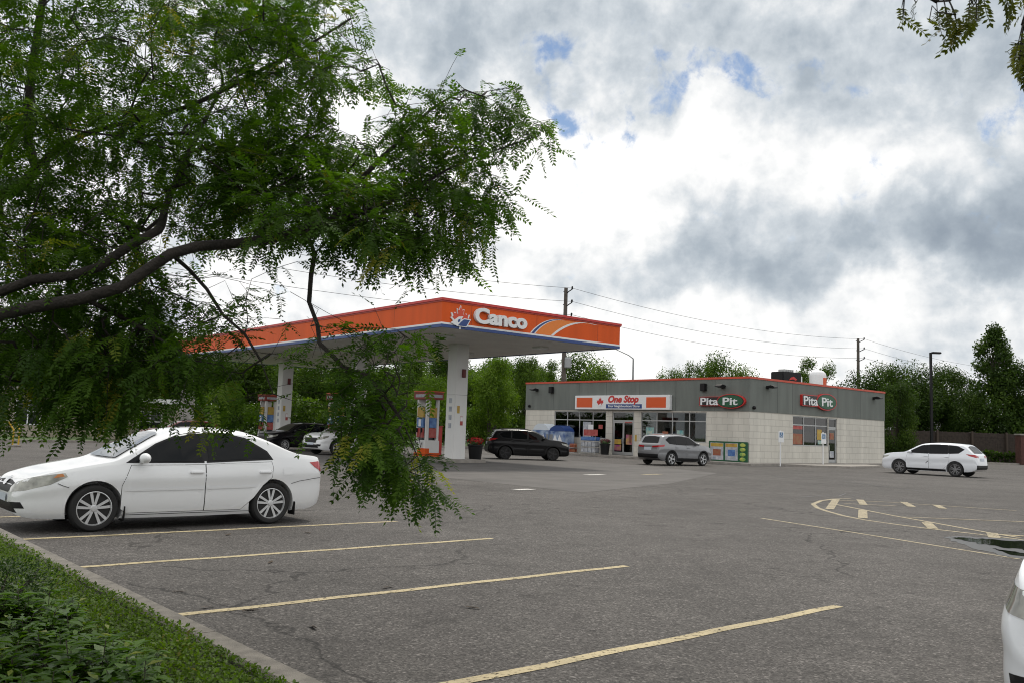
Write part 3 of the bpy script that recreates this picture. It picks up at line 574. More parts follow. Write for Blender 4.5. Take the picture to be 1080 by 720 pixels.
# ------------------------------------------------------------------ store
ST = thing('store_building', 'low grey and cream block convenience store with orange roof edge', 'building', (15.0, 55.2, 0), .71)
def blockmat():
    m = bpy.data.materials.new('scored_block'); m.use_nodes = True; N = m.node_tree.nodes; L = m.node_tree.links; b = N['Principled BSDF']; b.inputs['Roughness'].default_value = .85
    tc = N.new('ShaderNodeTexCoord'); sp = N.new('ShaderNodeSeparateXYZ'); L.new(tc.outputs['Object'], sp.inputs[0]); ad = N.new('ShaderNodeMath'); ad.operation = 'ADD'; L.new(sp.outputs[0], ad.inputs[0]); L.new(sp.outputs[1], ad.inputs[1])
    cb = N.new('ShaderNodeCombineXYZ'); L.new(ad.outputs[0], cb.inputs[0]); L.new(sp.outputs[2], cb.inputs[1])
    br = N.new('ShaderNodeTexBrick'); br.inputs['Scale'].default_value = 1; br.inputs['Brick Width'].default_value = .82; br.inputs['Row Height'].default_value = .41; br.inputs['Mortar Size'].default_value = .022; br.offset = .5
    br.inputs['Color1'].default_value = (.62, .597, .535, 1); br.inputs['Color2'].default_value = (.607, .584, .522, 1); br.inputs['Mortar'].default_value = (.50, .48, .43, 1); L.new(cb.outputs[0], br.inputs[0])
    no = N.new('ShaderNodeTexNoise'); no.inputs['Scale'].default_value = 1.0; no.inputs['Detail'].default_value = 9; mp = N.new('ShaderNodeMapping'); mp.inputs['Scale'].default_value = (1.6, 1.6, .28); L.new(tc.outputs['Object'], mp.inputs[0]); L.new(mp.outputs[0], no.inputs['Vector']); mr = N.new('ShaderNodeMapRange'); L.new(no.outputs[0], mr.inputs[0])
    for i, q in enumerate((.3, .7, .86, 1.06)): mr.inputs[i+1].default_value = q
    mx = N.new('ShaderNodeMix'); mx.data_type = 'RGBA'; mx.blend_type = 'MULTIPLY'; mx.inputs[0].default_value = 1; L.new(br.outputs[0], mx.inputs[6]); L.new(mr.outputs[0], mx.inputs[7]); L.new(mx.outputs[2], b.inputs['Base Color'])
    bp = N.new('ShaderNodeBump'); bp.inputs['Strength'].default_value = .5; bp.inputs['Distance'].default_value = .01; bp.invert = True; L.new(br.outputs['Fac'], bp.inputs['Height']); L.new(bp.outputs[0], b.inputs['Normal']); return m
M_BLOCK = blockmat()
M_BAND = mat('grey_stucco', (.150, .165, .152), .85, noise=.14, scale=1.2, stretch=(1.5, 1.5, .22), bump=.15, bscale=90, detail=8)
M_ROOFRED = mat('red_roof_edge', (.52, .065, .03), .45); M_JOINT = mat('panel_joint', (.06, .063, .06), .8); M_FRAME = mat('window_frame_aluminium', (.42, .43, .43), .4, metal=.4)
def glassmat():
    m = bpy.data.materials.new('shop_glass'); m.use_nodes = True; N = m.node_tree.nodes; L = m.node_tree.links; N.clear()
    t = N.new('ShaderNodeBsdfTransparent'); t.inputs[0].default_value = (.50, .53, .52, 1); g = N.new('ShaderNodeBsdfGlossy'); g.inputs['Roughness'].default_value = .02
    fr = N.new('ShaderNodeFresnel'); fr.inputs[0].default_value = 1.5; a = N.new('ShaderNodeMath'); a.operation = 'MULTIPLY_ADD'; L.new(fr.outputs[0], a.inputs[0]); a.inputs[1].default_value = 1.0; a.inputs[2].default_value = .03
    mx = N.new('ShaderNodeMixShader'); L.new(a.outputs[0], mx.inputs[0]); L.new(t.outputs[0], mx.inputs[1]); L.new(g.outputs[0], mx.inputs[2]); o = N.new('ShaderNodeOutputMaterial'); L.new(mx.outputs[0], o.inputs[0]); return m
M_SHOP = glassmat()
WH = 17.5; WL = 21.0; BZ = 3.31; RZ = 5.36; T = .25
openL = [(12.2, 17.66, 1.24, 3.22), (9.5, 11.6, .13, 3.22), (3.3, 8.88, 1.24, 3.22)]; openR = [(4.95, 9.42, 1.26, 3.22), (9.46, 10.6, .13, 3.22)]
mb = MB()
def wall_run(lo, hi, ops, put):
    ops = sorted(ops); c = lo
    for a, b_, z0, z1 in ops:
        if a > c: put(c, a, 0, BZ)
        if z0 > .2: put(a, b_, 0, z0)
        put(a, b_, z1, BZ); c = b_
    put(c, hi, 0, BZ)
wall_run(0, WL, openL, lambda a, b_, z0, z1: mb.box(0, T, a, b_, z0, z1)); wall_run(T, WH, openR, lambda a, b_, z0, z1: mb.box(a, b_, 0, T, z0, z1))
mb.box(WH-T, WH, T, WL-T, 0, BZ); mb.box(T, WH-T, WL-T, WL, 0, BZ)
mb.build('wall', M_BLOCK, ST)
mb = MB(); e = .03
mb.box(-e, T, -e, WL+e, BZ, RZ); mb.box(T, WH+e, -e, T, BZ, RZ); mb.box(WH-T, WH+e, T, WL+e, BZ, RZ); mb.box(T, WH-T, WL-T, WL+e, BZ, RZ); mb.box(T, WH-T, T, WL-T, 4.7, 4.8)
band = mb.build('parapet_band', M_BAND, ST)
mb = MB()
for y in (2.6, 5.8, 9.0, 12.2, 15.0, 17.8): MB().box(-e-.003, -e, y-.012, y+.012, BZ, RZ).build('panel_joint', M_JOINT, band)
for x in (3.06, 4.85, 10.67, 13.89): MB().box(x-.012, x+.012, -e-.003, -e, BZ, RZ).build('panel_joint', M_JOINT, band)
mb = MB(); q = .07
mb.box(-q, T+.05, -q, WL+q, RZ, RZ+.13); mb.box(T+.05, WH+q, -q, T+.05, RZ, RZ+.13); mb.box(WH-T, WH+q, T+.05, WL+q, RZ, RZ+.13); mb.box(T+.05, WH-T, WL-T, WL+q, RZ, RZ+.13)
mb.build('roof_edge', M_ROOFRED, ST)
mb = MB(); mb.box(T, WH-T, T, WL-T, .10, .13); mb.build('floor', mat('shop_floor', (.25, .24, .22), .4), ST)
mb = MB(); mb.box(T, WH-T, T, WL-T, 3.32, 3.36); mb.build('ceiling', mat('shop_ceiling', (.5, .5, .48), .9), ST)
mb = MB(); mb.box(7, 7.1, T, WL-T, .13, 3.3); mb.box(7.1, WH-T, 8.5, 8.6, .13, 3.3); mb.build('partition', mat('shop_wall', (.30, .29, .27), .9), ST)
M_TUBE = mat('ceiling_lamp_glow', (1, .97, .9), .5, emit=1.6)
for k in range(4): MB().box(1.2, 2.4, 3.4+k*4.4, 3.7+k*4.4, 3.27, 3.31).build('ceiling_lamp', M_TUBE, ST)
def window(ax, a, b_, z0, z1, cuts, zt):
    """frame with mullions and a transom; panes as sub-parts"""
    f = MB(); w_ = .035; B = (lambda p0, p1, r0_, r1: f.box(.06, .14, p0, p1, r0_, r1)) if ax == 'L' else (lambda p0, p1, r0_, r1: f.box(p0, p1, .06, .14, r0_, r1))
    ed = [a]+list(cuts)+[b_]
    B(a, b_, z0, z0+.06); B(a, b_, z1-.06, z1)
    for k, p in enumerate(ed): c = min(max(p, a+w_), b_-w_); B(c-w_, c+w_, z0+.06, z1-.06)
    for p0, p1 in zip(ed[:-1], ed[1:]): B(max(p0, a)+w_*(2 if p0 == a else 1), p1-w_*(2 if p1 == b_ else 1), zt-.035, zt+.035)
    fo = f.build('window', M_FRAME, ST)
    for p0, p1 in zip(ed[:-1], ed[1:]):
        for r0_, r1 in ((z0+.06, zt-.035), (zt+.035, z1-.06)):
            m_ = MB(); m_.box(.095, .105, p0+w_, p1-w_, r0_, r1) if ax == 'L' else m_.box(p0+w_, p1-w_, .095, .105, r0_, r1); m_.build('pane', M_SHOP, fo)
    return fo
window('L', 12.2, 17.66, 1.24, 3.22, (13.57, 14.96, 16.26), 2.58); window('L', 3.3, 8.88, 1.24, 3.22, (4.69, 6.13, 7.48), 2.62); window('R', 4.95, 9.42, 1.26, 3.22, (6.36, 7.88), 2.64)
def door(ax, a, b_, leaves):
    f = MB(); B = (lambda m_, p0, p1, r0_, r1, d0=.06, d1=.14: m_.box(d0, d1, p0, p1, r0_, r1)) if ax == 'L' else (lambda m_, p0, p1, r0_, r1, d0=.06, d1=.14: m_.box(p0, p1, d0, d1, r0_, r1))
    B(f, a, a+.07, .13, 3.22); B(f, b_-.07, b_, .13, 3.22); B(f, a+.07, b_-.07, 3.14, 3.22); B(f, a+.07, b_-.07, 2.50, 2.62); fo = f.build('door_frame', M_FRAME, ST)
    g = MB(); B(g, a+.07, b_-.07, 2.62, 3.14, .095, .105); g.build('pane', M_SHOP, fo)
    w_ = (b_-a-.14)/leaves
    for k in range(leaves):
        p0 = a+.07+k*w_; p1 = p0+w_; d = MB(); B(d, p0+.005, p0+.075, .15, 2.49, .075, .13); B(d, p1-.075, p1-.005, .15, 2.49, .075, .13); B(d, p0+.075, p1-.075, 2.41, 2.49, .075, .13); B(d, p0+.075, p1-.075, .15, .36, .075, .13); do = d.build('door', M_FRAME, ST)
        g = MB(); B(g, p0+.075, p1-.075, .36, 2.41, .095, .105); g.build('pane', M_SHOP, do); h = MB(); hp = p0+.10 if k == 0 and leaves == 1 or k == 1 else p1-.10; B(h, hp-.015, hp+.015, .95, 1.35, .02, .05); h.build('handle', M_CHR, do)
door('L', 9.55, 11.55, 2); door('R', 9.46, 10.6, 1)
# posters and stickers seen on the glass
M_PO = {k: mat('poster_'+k, c, .5, noise=.35, scale=4, col2=c2) for k, c, c2 in [('white', (.55, .56, .58), (.25, .28, .33)), ('red', (.34, .025, .025), (.42, .12, .10)), ('yellow', (.50, .38, .05), (.38, .2, .05)), ('blue', (.03, .09, .30), (.12, .25, .5)), ('magenta', (.28, .03, .20), (.45, .30, .06)), ('green', (.06, .30, .07), (.5, .5, .1)), ('food', (.28, .15, .07), (.30, .05, .03)), ('teal', (.10, .33, .36), (.45, .5, .4))]}
def poster(ax, a, b_, z0, z1, k, par=ST, d=.085): m_ = MB(); (m_.box(d, d+.006, a, b_, z0, z1) if ax == 'L' else m_.box(a, b_, d, d+.006, z0, z1)); return m_.build('poster', M_PO[k], par)
poster('L', 13.75, 14.6, 1.35, 2.45, 'white'); poster('L', 12.6, 13.0, 1.95, 2.25, 'red'); poster('L', 7.75, 8.45, 1.5, 2.15, 'teal'); poster('L', 5.2, 5.75, 1.5, 2.0, 'teal'); poster('L', 6.5, 7.0, 1.4, 1.9, 'food')
poster('L', 9.75, 10.4, 2.42, 2.49, 'red', d=.068); poster('L', 9.75, 10.3, .9, 1.6, 'magenta'); poster('L', 10.75, 11.4, .9, 1.25, 'yellow'); poster('L', 10.75, 11.4, .45, .85, 'magenta'); poster('L', 9.8, 10.0, 1.0, 1.6, 'food')
poster('R', 5.05, 6.25, 2.35, 2.58, 'red'); poster('R', 5.05, 6.25, 1.35, 2.05, 'food'); poster('R', 8.1, 8.7, 1.7, 2.4, 'yellow'); poster('R', 8.2, 8.9, 1.4, 1.65, 'teal'); poster('R', 9.75, 10.3, .5, .95, 'white'); poster('R', 9.75, 10.3, 1.75, 2.2, 'food')
poster('L', 9.22, 9.40, 1.15, 1.6, 'yellow', d=-.01)
M_CUT = mat('service_door_grey', (.40, .385, .345), .7); MB().box(13.7, 15.0, -.012, 0, 1.3, 2.75).build('service_panel', M_BLOCK, ST)
# shelves, coolers inside
M_GOODS = []
for nm, c in (('goods_red', (.4, .03, .03)), ('goods_yellow', (.55, .38, .05)), ('goods_blue', (.04, .12, .4)), ('goods_white', (.6, .6, .58)), ('goods_green', (.05, .25, .07)), ('goods_orange', (.6, .2, .03))): M_GOODS.append(mat(nm, c, .5))
def shelf(y, x, n, label):
    t = thing('display_shelf', label, 'shelf', tuple(ST.matrix_basis @ Vector((x, y, .13))) if False else (0, 0, 0), .71, 'shelves inside the store')
    p = Matrix.Translation((15.0, 55.2, 0)) @ Matrix.Rotation(.71, 4, 'Z') @ Vector((x, y, .131)); t.location = p
    f = MB(); f.box(0, .04, 0, 1.9, 0, 1.7); [f.box(-.4, 0, 0, 1.9, z, z+.03) for z in (.1, .5, .9, 1.3)]; f.build('rack', M_FRAME, t)
    g = MB()
    for z in (.13, .53, .93, 1.33):
        yy = .05
        while yy < 1.75:
            w_ = random.uniform(.08, .22); g.box(-.36, -.05, yy, yy+w_-.01, z, z+random.uniform(.18, .32), random.randrange(6)); yy += w_
    g.build('goods', M_GOODS, t)
for k, (y, x) in enumerate([(3.6, 2.6), (6.2, 2.4), (12.6, 2.5), (15.4, 2.6)]): shelf(y, x, k, ['stocked shelf inside the store behind the silver SUV', 'stocked shelf inside the store just right of the double doors', 'stocked shelf inside the store just left of the double doors', 'stocked shelf inside the store behind the ice freezers'][k])
# wall lamps and cameras on the band
def wall_lamp(M):
    b = MB(); b.box(-.12, .12, -.10, .10, 0, .06); b.prism([(0, .08), (.34, .14), (.56, .06), (.60, -.02), (.2, -.06), (0, -.02)], Matrix(((0, 0, 1, -.22), (0, 1, 0, 0), (1, 0, 0, .05), (0, 0, 0, 1))), .44); b.xf(M); b.build('wall_lamp', M_BLK, ST)
for y in (19.7, 1.95): wall_lamp(FL(y, 4.86, e))
for x in (1.9, 15.8): wall_lamp(FR(x, 4.9, e))
for y in (17.95, 3.44): b = MB(); b.bbox(-.2, .2, -.25, .25, 0, .25, .03); b.xf(FL(y, 4.85, e)); b.build('wall_speaker', M_BLK, ST)
for M in (FL(20.5, 3.6, e), FR(.35, 3.55, e)): b = MB(); b.ell((0, 0, .08), (.12, .12, .12)); b.xf(M); b.build('security_camera', M_BLK, ST, smooth=60)
SM = Matrix.Translation((15.0, 55.2, 0)) @ Matrix.Rotation(.71, 4, 'Z')
def s_world(x, y, z=0): return SM @ Vector((x, y, z))
def s_thing(n, label, cat, x, y, z=0, group=None, rz=.71): return thing(n, label, cat, s_world(x, y, z), rz, group)
# sidewalk
def s_sheet(n, pts, z, m): return sheet(n, [s_world(*p) for p in pts], z, m)
mb = MB(); mb.box(-2.0, 0, -.0, WL+1, -.01, .125); mb.box(-2.0, WH, -1.5, 0, -.01, .125); mb.prism([(0, 0), (10.5, 0), (8.5, -2.3), (3.0, -2.9), (.8, -1.6)], Matrix.Translation((1.2, -1.5, -.01)), .135); mb.xf(SM); mb.build('sidewalk', M_CONC, None, kind='structure')
# leaf emblem outline (unit high)
LEAF = [(0, 1), (.10, .78), (.22, .84), (.17, .52), (.33, .66), (.38, .58), (.56, .62), (.50, .44), (.58, .38), (.30, .16), (.33, .05), (.04, .10), (.03, -.10)]
LEAF = [(x*.95, z) for x, z in LEAF]+[(-x*.95, z) for x, z in LEAF[:0:-1]]
def scl(P, k, dx=0, dy=0): return [(x*k+dx, y*k+dy) for x, y in P]
M_SW = mat('sign_white', (.74, .75, .76), .4); M_SRED = mat('sign_red', (.52, .03, .025), .4); M_SORG = mat('sign_orange', (.64, .09, .015), .4); M_SBLUE = mat('sign_blue', (.015, .05, .20), .4); M_SGRN = mat('sign_green', (.01, .085, .035), .4); M_SBLK = mat('sign_black', (.012, .012, .012), .4)
def s_L(y, z, out=0): return FL(y, z, out)
t = s_thing('shop_sign', 'long white sign with orange end panels reading One Stop above the doors', 'sign', 0, 0)
MB().bbox(-.30, -.036, 6.1, 15.15, 3.36, 4.38, .02).build('cabinet', M_SW, t)
for a, b_ in ((13.33, 14.96), (6.42, 8.16)): MB().box(-.306, -.30, a, b_, 3.50, 4.22).build('end_panel', M_SORG, t)
b = MB(); b.prism(scl(LEAF, .62, 0, -.22), FL(12.55, 3.86, .30), .012); b.build('leaf_emblem', M_SRED, t)
b = MB(); b.prism([(-.12, -.02), (.14, .10), (.14, -.12), (.02, -.16), (-.10, -.16)], FL(12.55, 3.72, .313), .006); b.build('emblem_mark', M_SW, t)
put_text('lettering', 'One Stop', .46, FL(10.3, 3.88, .306), M_SRED, t, bold=.030, shear=.25, depth=.012, fit=2.9)
MB().box(-.306, -.30, 8.55, 11.95, 3.44, 3.74).build('strip', M_SBLUE, t); put_text('lettering', 'Your Neighbourhood Store', .16, FL(10.25, 3.53, .312), M_SW, t, bold=.006, shear=.2, depth=.008, fit=3.0)
def pita(t, FM, u0, u1, zc, h):
    """lettering on a black lozenge; the second word on a green oval"""
    W = u1-u0; n = 40
    ov = lambda cx, rx, ry: [(cx+rx*math.cos(2*PI*i/n), ry*math.sin(2*PI*i/n)) for i in range(n)]
    def rr(x0, x1, y0, y1, r):
        P = []
        for cx, cy, a0 in ((x1-r, y1-r, 0), (x0+r, y1-r, 90), (x0+r, y0+r, 180), (x1-r, y0+r, 270)):
            for k in range(6): a = R(a0+18*k); P.append((cx+r*math.cos(a), cy+r*math.sin(a)))
        return P
    c = W*.70
    b = MB(); b.prism(rr(0, W*.60, -h*.33, h*.33, h*.07), FM(u0, zc, .04), .16); b.build('backing', M_SRED, t); b = MB(); b.prism(rr(.04, W*.60, -h*.29, h*.29, h*.05), FM(u0, zc, .2), .012); b.build('backing', M_SBLK, t)
    b = MB(); b.prism(ov(c, W*.305, h*.5), FM(u0, zc, .038), .19); b.build('oval_rim', M_SRED, t); b = MB(); b.prism(ov(c, W*.285, h*.45), FM(u0, zc, .228), .012); b.build('oval_rim', M_SBLK, t)
    b = MB(); b.prism(ov(c, W*.268, h*.41), FM(u0, zc, .24), .012); b.build('oval', M_SGRN, t)
    put_text('lettering', 'Pita', h*.50, FM(u0+W*.235, zc-h*.25, .225), M_SW, t, bold=.014, depth=.03, fit=W*.40); put_text('lettering', 'Pit', h*.50, FM(u0+W*.70, zc-h*.25, .26), M_SW, t, bold=.014, depth=.03, fit=W*.32)
t = s_thing('shop_sign', 'oval Pita Pit sign left of the building corner above the poster boards', 'sign', 0, 0); pita(t, lambda u, z, o: FL(3.72-u, z, o), 0, 3.5, 3.93, .92)
t = s_thing('shop_sign', 'oval Pita Pit sign on the right-hand wall above the corner windows', 'sign', 0, 0); pita(t, lambda u, z, o: FR(5.75+u, z, o), 0, 4.4, 4.30, 1.15)
# poster boards at the corner, signs, freezers, racks, planters
t = s_thing('poster_board', 'green framed double poster board against the block wall corner', 'poster board', -.06, 0, .126)
MB().bbox(-.12, 0, .02, 2.94, 0, 1.26, .015).build('frame', M_SGRN, t)
for a, b_, k in ((1.80, 2.80, 'g'), (.72, 1.66, 'g')):
    f = MB(); f.box(-.126, -.12, a, b_, .08, 1.16).build('sheet', M_PO['white'], t); c = MB(); c.box(-.131, -.126, a+.03, b_-.03, .92, 1.13); c.build('heading', M_PO['yellow'], t)
    c = MB(); c.box(-.131, -.126, a+.2, b_-.2, .35, .75); c.build('picture', M_PO['food' if a > 1 else 'blue'], t)
for z in (.12, .42, .72, 1.0): c = MB(); c.ell((-.125, .36, z+.06), (.02, .22, .12)); c.build('vegetable_picture', M_PO['green'], t)
for px, dx, lab in ((823, 'x', 'blue accessible parking sign on a white post left of the side windows'), (868, 'y', 'blue accessible parking sign on a white post in front of the side door')):
    p = at(px, 488, 54.2 if dx == 'x' else 57.0); p.z = .0; t = thing('parking_sign', lab, 'sign', p, .45, 'accessible parking signs by the side wall')
    MB().tube([(0, 0, 0), (0, 0, 2.2)], .04, 10).build('post', M_SW, t); MB().bbox(-.22, .22, -.075, -.056, 1.45, 2.12, .008).build('panel', M_SW, t); MB().box(-.14, .14, -.079, -.075, 1.75, 2.06).build('symbol_field', mat('sign_sky_blue', (.10, .20, .34), .4) if dx == 'x' else bpy.data.materials['sign_sky_blue'], t)
    b = MB(); b.ell((0, -.08, 2.01), (.025, .004, .025)); b.tube([(0, -.082, 1.98), (0, -.082, 1.91), (.05, -.082, 1.91), (.08, -.082, 1.82)], .012, 5); b.tube([(.06*math.cos(q), -.082, 1.86+.06*math.sin(q)) for q in np.linspace(2, 6, 9)], .01, 5); b.build('wheelchair_symbol', M_SW, t)
M_ICE = mat('ice_box_blue', (.02, .07, .26), .4, col2=(.45, .55, .65), scale=2.2); M_ICEW = mat('ice_box_white', (.6, .66, .72), .4)
t = s_thing('ice_freezer', 'blue and white double ice freezer with gabled tops by the wall', 'freezer', -1.0, 14.9, .126)
MB().bbox(-.5, .5, 0, 1.7, 0, 1.55, .03).build('body', M_ICE, t); MB().bbox(-.5, .5, 1.75, 3.6, 0, 1.6, .03).build('body', M_ICE, t)
b = MB(); b.prism([(-.85, 0), (.85, 0), (.70, .22), (.25, .42), (-.25, .42), (-.70, .22)], Matrix(((0, 0, 1, -.5), (1, 0, 0, .86), (0, 1, 0, 1.555), (0, 0, 0, 1))), 1.0); b.build('top', M_SBLUE, t)
b = MB(); b.prism([(-.9, 0), (.9, 0), (.6, .35), (.3, .48), (-.3, .48), (-.6, .35)], Matrix(((0, 0, 1, -.49), (1, 0, 0, 2.66), (0, 1, 0, 1.605), (0, 0, 0, 1))), .98); b.build('top', M_ICEW, t)
for y in (.3, 2.1): b = MB(); b.prism([(0, 0), (.25, .5), (.5, 0), (.75, .5), (1.0, 0), (1.0, -.25), (0, -.25)], Matrix(((0, 0, -1, -.501), (1, 0, 0, y), (0, 1, 0, .8), (0, 0, 0, 1))), .008); b.build('snow_peak_graphic', M_SW, t)
b = MB(); b.box(-.51, -.5, 1.3, 1.65, .3, 1.3); b.box(-.51, -.5, 1.8, 2.0, .3, 1.3); b.build('door_panel', mat('grey_panel', (.2, .21, .22), .5), t)
t = s_thing('sale_rack', 'grey wire sale rack with white bundles and a red topper card', 'rack', -1.1, 11.9, .126)
f = MB(); [f.tube([(x, y, 0), (x, y, 1.3)], .02, 6) for x in (-.3, .3) for y in (0, 1.5)]; [f.box(-.3, .3, 0, 1.5, z, z+.03) for z in (.08, .5, .92)]; f.build('frame', M_FRAME, t)
g = MB(); [g.bbox(-.27, .25, .05+k*.36, .38+k*.36, z, z+.33, .03) for k in range(4) for z in (.115, .535)]; g.build('bundle', M_PO['white'], t); MB().bbox(-.29, .27, .04, 1.46, .955, 1.22, .03).build('bundle', M_PO['blue'], t)
MB().box(-.01, .01, .05, 1.45, 1.3, 1.75).build('topper_card', M_PO['red'], t); MB().box(-.01, .01, .5, 1.0, 1.76, 2.1).build('topper_card', M_SW, t)
def leafball(mb, c, r, n, s, mi): 
    for _ in range(n):
        d = Vector((random.gauss(0, 1), random.gauss(0, 1), random.gauss(0, 1))).normalized(); p = Vector(c)+Vector((d.x*r[0], d.y*r[1], d.z*r[2]))*random.uniform(.5, 1); a = d.orthogonal().normalized(); a.rotate(Matrix.Rotation(random.uniform(0, 6), 3, d)); bq = d.cross(a); mb.add([p-a*s, p-bq*s*.6, p+a*s, p+bq*s*.6+d*s*.4], [(0, 1, 2, 3)], mi)
M_PLL = mat('planter_leaf', (.04, .09, .02), .6); M_PFL = mat('red_petals', (.50, .02, .02), .6); M_PFD = mat('dark_red_leaf', (.10, .02, .025), .6)
def planter(loc, label, fl, sc):
    t = thing('flower_pot', label, 'planter', loc, 0); b = MB(); b.lathe([(.001, 0), (.28, 0), (.36, .72), (.40, .74), (.40, .82), (.34, .82), (.32, .74), (.001, .74)], 24, Matrix.Scale(sc, 4)); b.build('pot', M_BLK, t, smooth=40)
    b = MB(); leafball(b, (0, 0, .92*sc), (.40*sc, .40*sc, .20*sc), 260, .06, 0); b.build('foliage', M_PLL, t); b = MB(); leafball(b, (0, 0, 1.0*sc), (.42*sc, .42*sc, .20*sc), 260, .055, 0); b.build('flower', fl, t)
p = at(501, 483, 44.5); planter((p.x, p.y, 0.0), 'black pot of red flowers beside the front canopy column', M_PFL, 1.02); p = s_world(-1.0, 11.3, .126); planter(p, 'black pot of dark red plants beside the store doors', M_PFD, .95)
t = s_thing('bottle_rack', 'low rack of bottles partly hidden behind the black SUV', 'rack', -1.2, 14.0, .126); f = MB(); f.box(-.2, .2, 0, .6, 0, .06); f.box(-.2, .2, 0, .6, .36, .4); f.build('shelf', M_FRAME, t); g = MB(); [g.lathe([(.05, z), (.05, z+.2), (.02, z+.27), (.02, z+.3)], 8, Matrix.Translation((x, .08+k*.11, 0))) for k in range(5) for z in (.06, .4) for x in (-.1, .1)]; g.build('bottle', M_PO['food'], t)
# rooftop
p = at(829, 404, 66); t = thing('rooftop_unit', 'black rooftop unit with a red emblem above the right wall', 'rooftop unit', (p.x, p.y, 4.8), .55); MB().bbox(-1.0, 1.0, -.6, .6, 0, 1.85, .05).build('housing', M_BLK, t); b = MB(); b.prism([(-.45, 0), (-.2, .22), (.1, .3), (.45, .1), (.3, .02), (0, .1), (-.25, .04)], FR(.05, 1.22, .6), .012); b.build('emblem', M_SRED, t); f = MB(); [f.box(-.5+k*.22, -.4+k*.22, -.3, .3, 1.85, 2.05) for k in range(5)]; f.build('vent_fin', M_FRAME, t); MB().bbox(1.001, 1.35, -.4, .4, 0, 1.6, .03).build('side_duct', M_SW, t)
p = at(862.5, 404, 64.5); t = thing('roof_tank', 'white domed roof vent with an orange label', 'vent', (p.x, p.y, 4.8), .55); b = MB(); b.lathe([(.60, 0), (.60, 1.55), (.55, 1.75), (.38, 1.92), (.001, 1.98)], 28); b.build('shell', M_SW, t, smooth=40); b = MB(); b.lathe([(.61, .9), (.61, 1.4)], 28); b.f = [f_ for i, f_ in enumerate(b.f) if i < 28 and (i in range(20, 26))]; b.m = [0]*len(b.f); b.build('label', M_SORG, t)
p = at(789, 402, 68); t = thing('roof_hatch', 'low brown roof curb beside the black rooftop unit', 'roof curb', (p.x, p.y, 4.8), .6); b = MB(); b.bbox(-1.5, 1.5, -.6, .6, 0, 1.35, .04); b.build('curb', mat('brown_metal', (.11, .075, .065), .6), t); b = MB(); [b.box(-1.3+k*.5, -1.1+k*.5, -.5, .5, 1.35, 1.41) for k in range(6)]; b.build('slat', M_FRAME, t)
p = at(748, 402, 66); t = thing('roof_railing', 'thin grey roof guard rail above the left Pita Pit sign', 'railing', (p.x, p.y, 4.8), .6); b = MB(); [b.tube([(x, 0, 0), (x, 0, 1.15)], .02, 6) for x in (-.4, 0, .4)]; b.tube([(-.4, 0, 1.15), (.4, 0, 1.15)], .02, 6); b.build('rail', M_FRAME, t)

# ------------------------------------------------------------------ fuel canopy
CN = thing('fuel_canopy', 'large orange fuel station canopy on white columns reading Canco', 'canopy', CO, CTH)
M_ORG = mat('canopy_orange', (.65, .094, .013), .5, spec=.2, noise=.09, scale=1.2, stretch=(1.5, 1.5, .25)); M_ORG2 = mat('swoosh_orange', (.74, .20, .02), .42); M_CAP = mat('canopy_cap_red', (.40, .03, .018), .45); M_SOF = mat('soffit_white', (.78, .77, .74), .5, noise=.06, scale=.8); M_COLW = mat('column_white', (.68, .68, .67), .5, noise=.045, scale=1.2, stretch=(1, 1, .4))
CW, CL, Z0, Z1 = 10.4, 30.4, 5.63, 6.72
mb = MB(); mb.box(0, .12, 0, CL, Z0+.16, Z1); mb.box(.12, CW, 0, .12, Z0+.16, Z1); mb.box(CW-.12, CW, .12, CL, Z0+.16, Z1); mb.box(.12, CW-.12, CL-.12, CL, Z0+.16, Z1); fas = mb.build('fascia', M_ORG, CN)
mb = MB(); q = .06
mb.box(-q, .14, -q, CL+q, Z1, Z1+.10); mb.box(.14, CW+q, -q, .14, Z1, Z1+.10); mb.box(CW-.14, CW+q, .14, CL+q, Z1, Z1+.10); mb.box(.14, CW-.14, CL-.14, CL+q, Z1, Z1+.10); mb.build('roof_cap', M_SRED, CN)
mb = MB(); q = .025; mb.box(-q, 0, -q, CL, Z1-.06, Z1-.002); mb.box(0, CW+q, -q, 0, Z1-.06, Z1-.002); mb.build('cap_trim', M_CAP, CN)
for nm, z0, z1, m_, q in (('white_stripe', Z0+.125, Z0+.20, M_SW, .012), ('blue_stripe', Z0, Z0+.124, M_SBLUE, .010)):
    mb = MB(); mb.box(-q, .1, -q, CL+q, z0, z1); mb.box(.1, CW+q, -q, .1, z0, z1); mb.box(CW-.1, CW+q, .1, CL+q, z0, z1); mb.box(.1, CW-.1, CL-.1, CL+q, z0, z1); mb.build(nm, m_, CN)
mb = MB(); x = .1
while x < CW-.15: mb.box(x+.006, min(x+.394, CW-.11), .11, CL-.11, Z0+.03, Z0+.08); x += .4
mb.build('soffit', M_SOF, CN); mb = MB(); mb.box(.12, CW-.12, .12, CL-.12, Z0+.081, Z0+.12); mb.box(.13, CW-.13, .13, CL-.13, Z1-.2, Z1-.1); mb.build('deck', mat('deck_grey', (.25, .25, .25), .7), CN)
for x in (2.4, 8.0):
    for y in (3, 9, 15, 21, 27): b = MB(); b.bbox(x-.3, x+.3, y-.3, y+.3, Z0-.06, Z0+.035, .02); b.build('soffit_lamp', M_SW, CN)
M_FJ = mat('fascia_joint', (.25, .035, .012), .6)
for x in (1.5, 5.1, 8.9): MB().box(x-.008, x+.008, -.003, 0, Z0+.21, Z1-.07).build('fascia_joint', M_FJ, fas)
for k in range(1, 9): MB().box(-.003, 0, k*3.6-.008, k*3.6+.008, Z0+.21, Z1-.07).build('fascia_joint', M_FJ, fas)
put_text('lettering', 'Canco', .60, FR(3.0, 5.98, .09), M_SW, CN, bold=.035, depth=.14, fit=2.85)
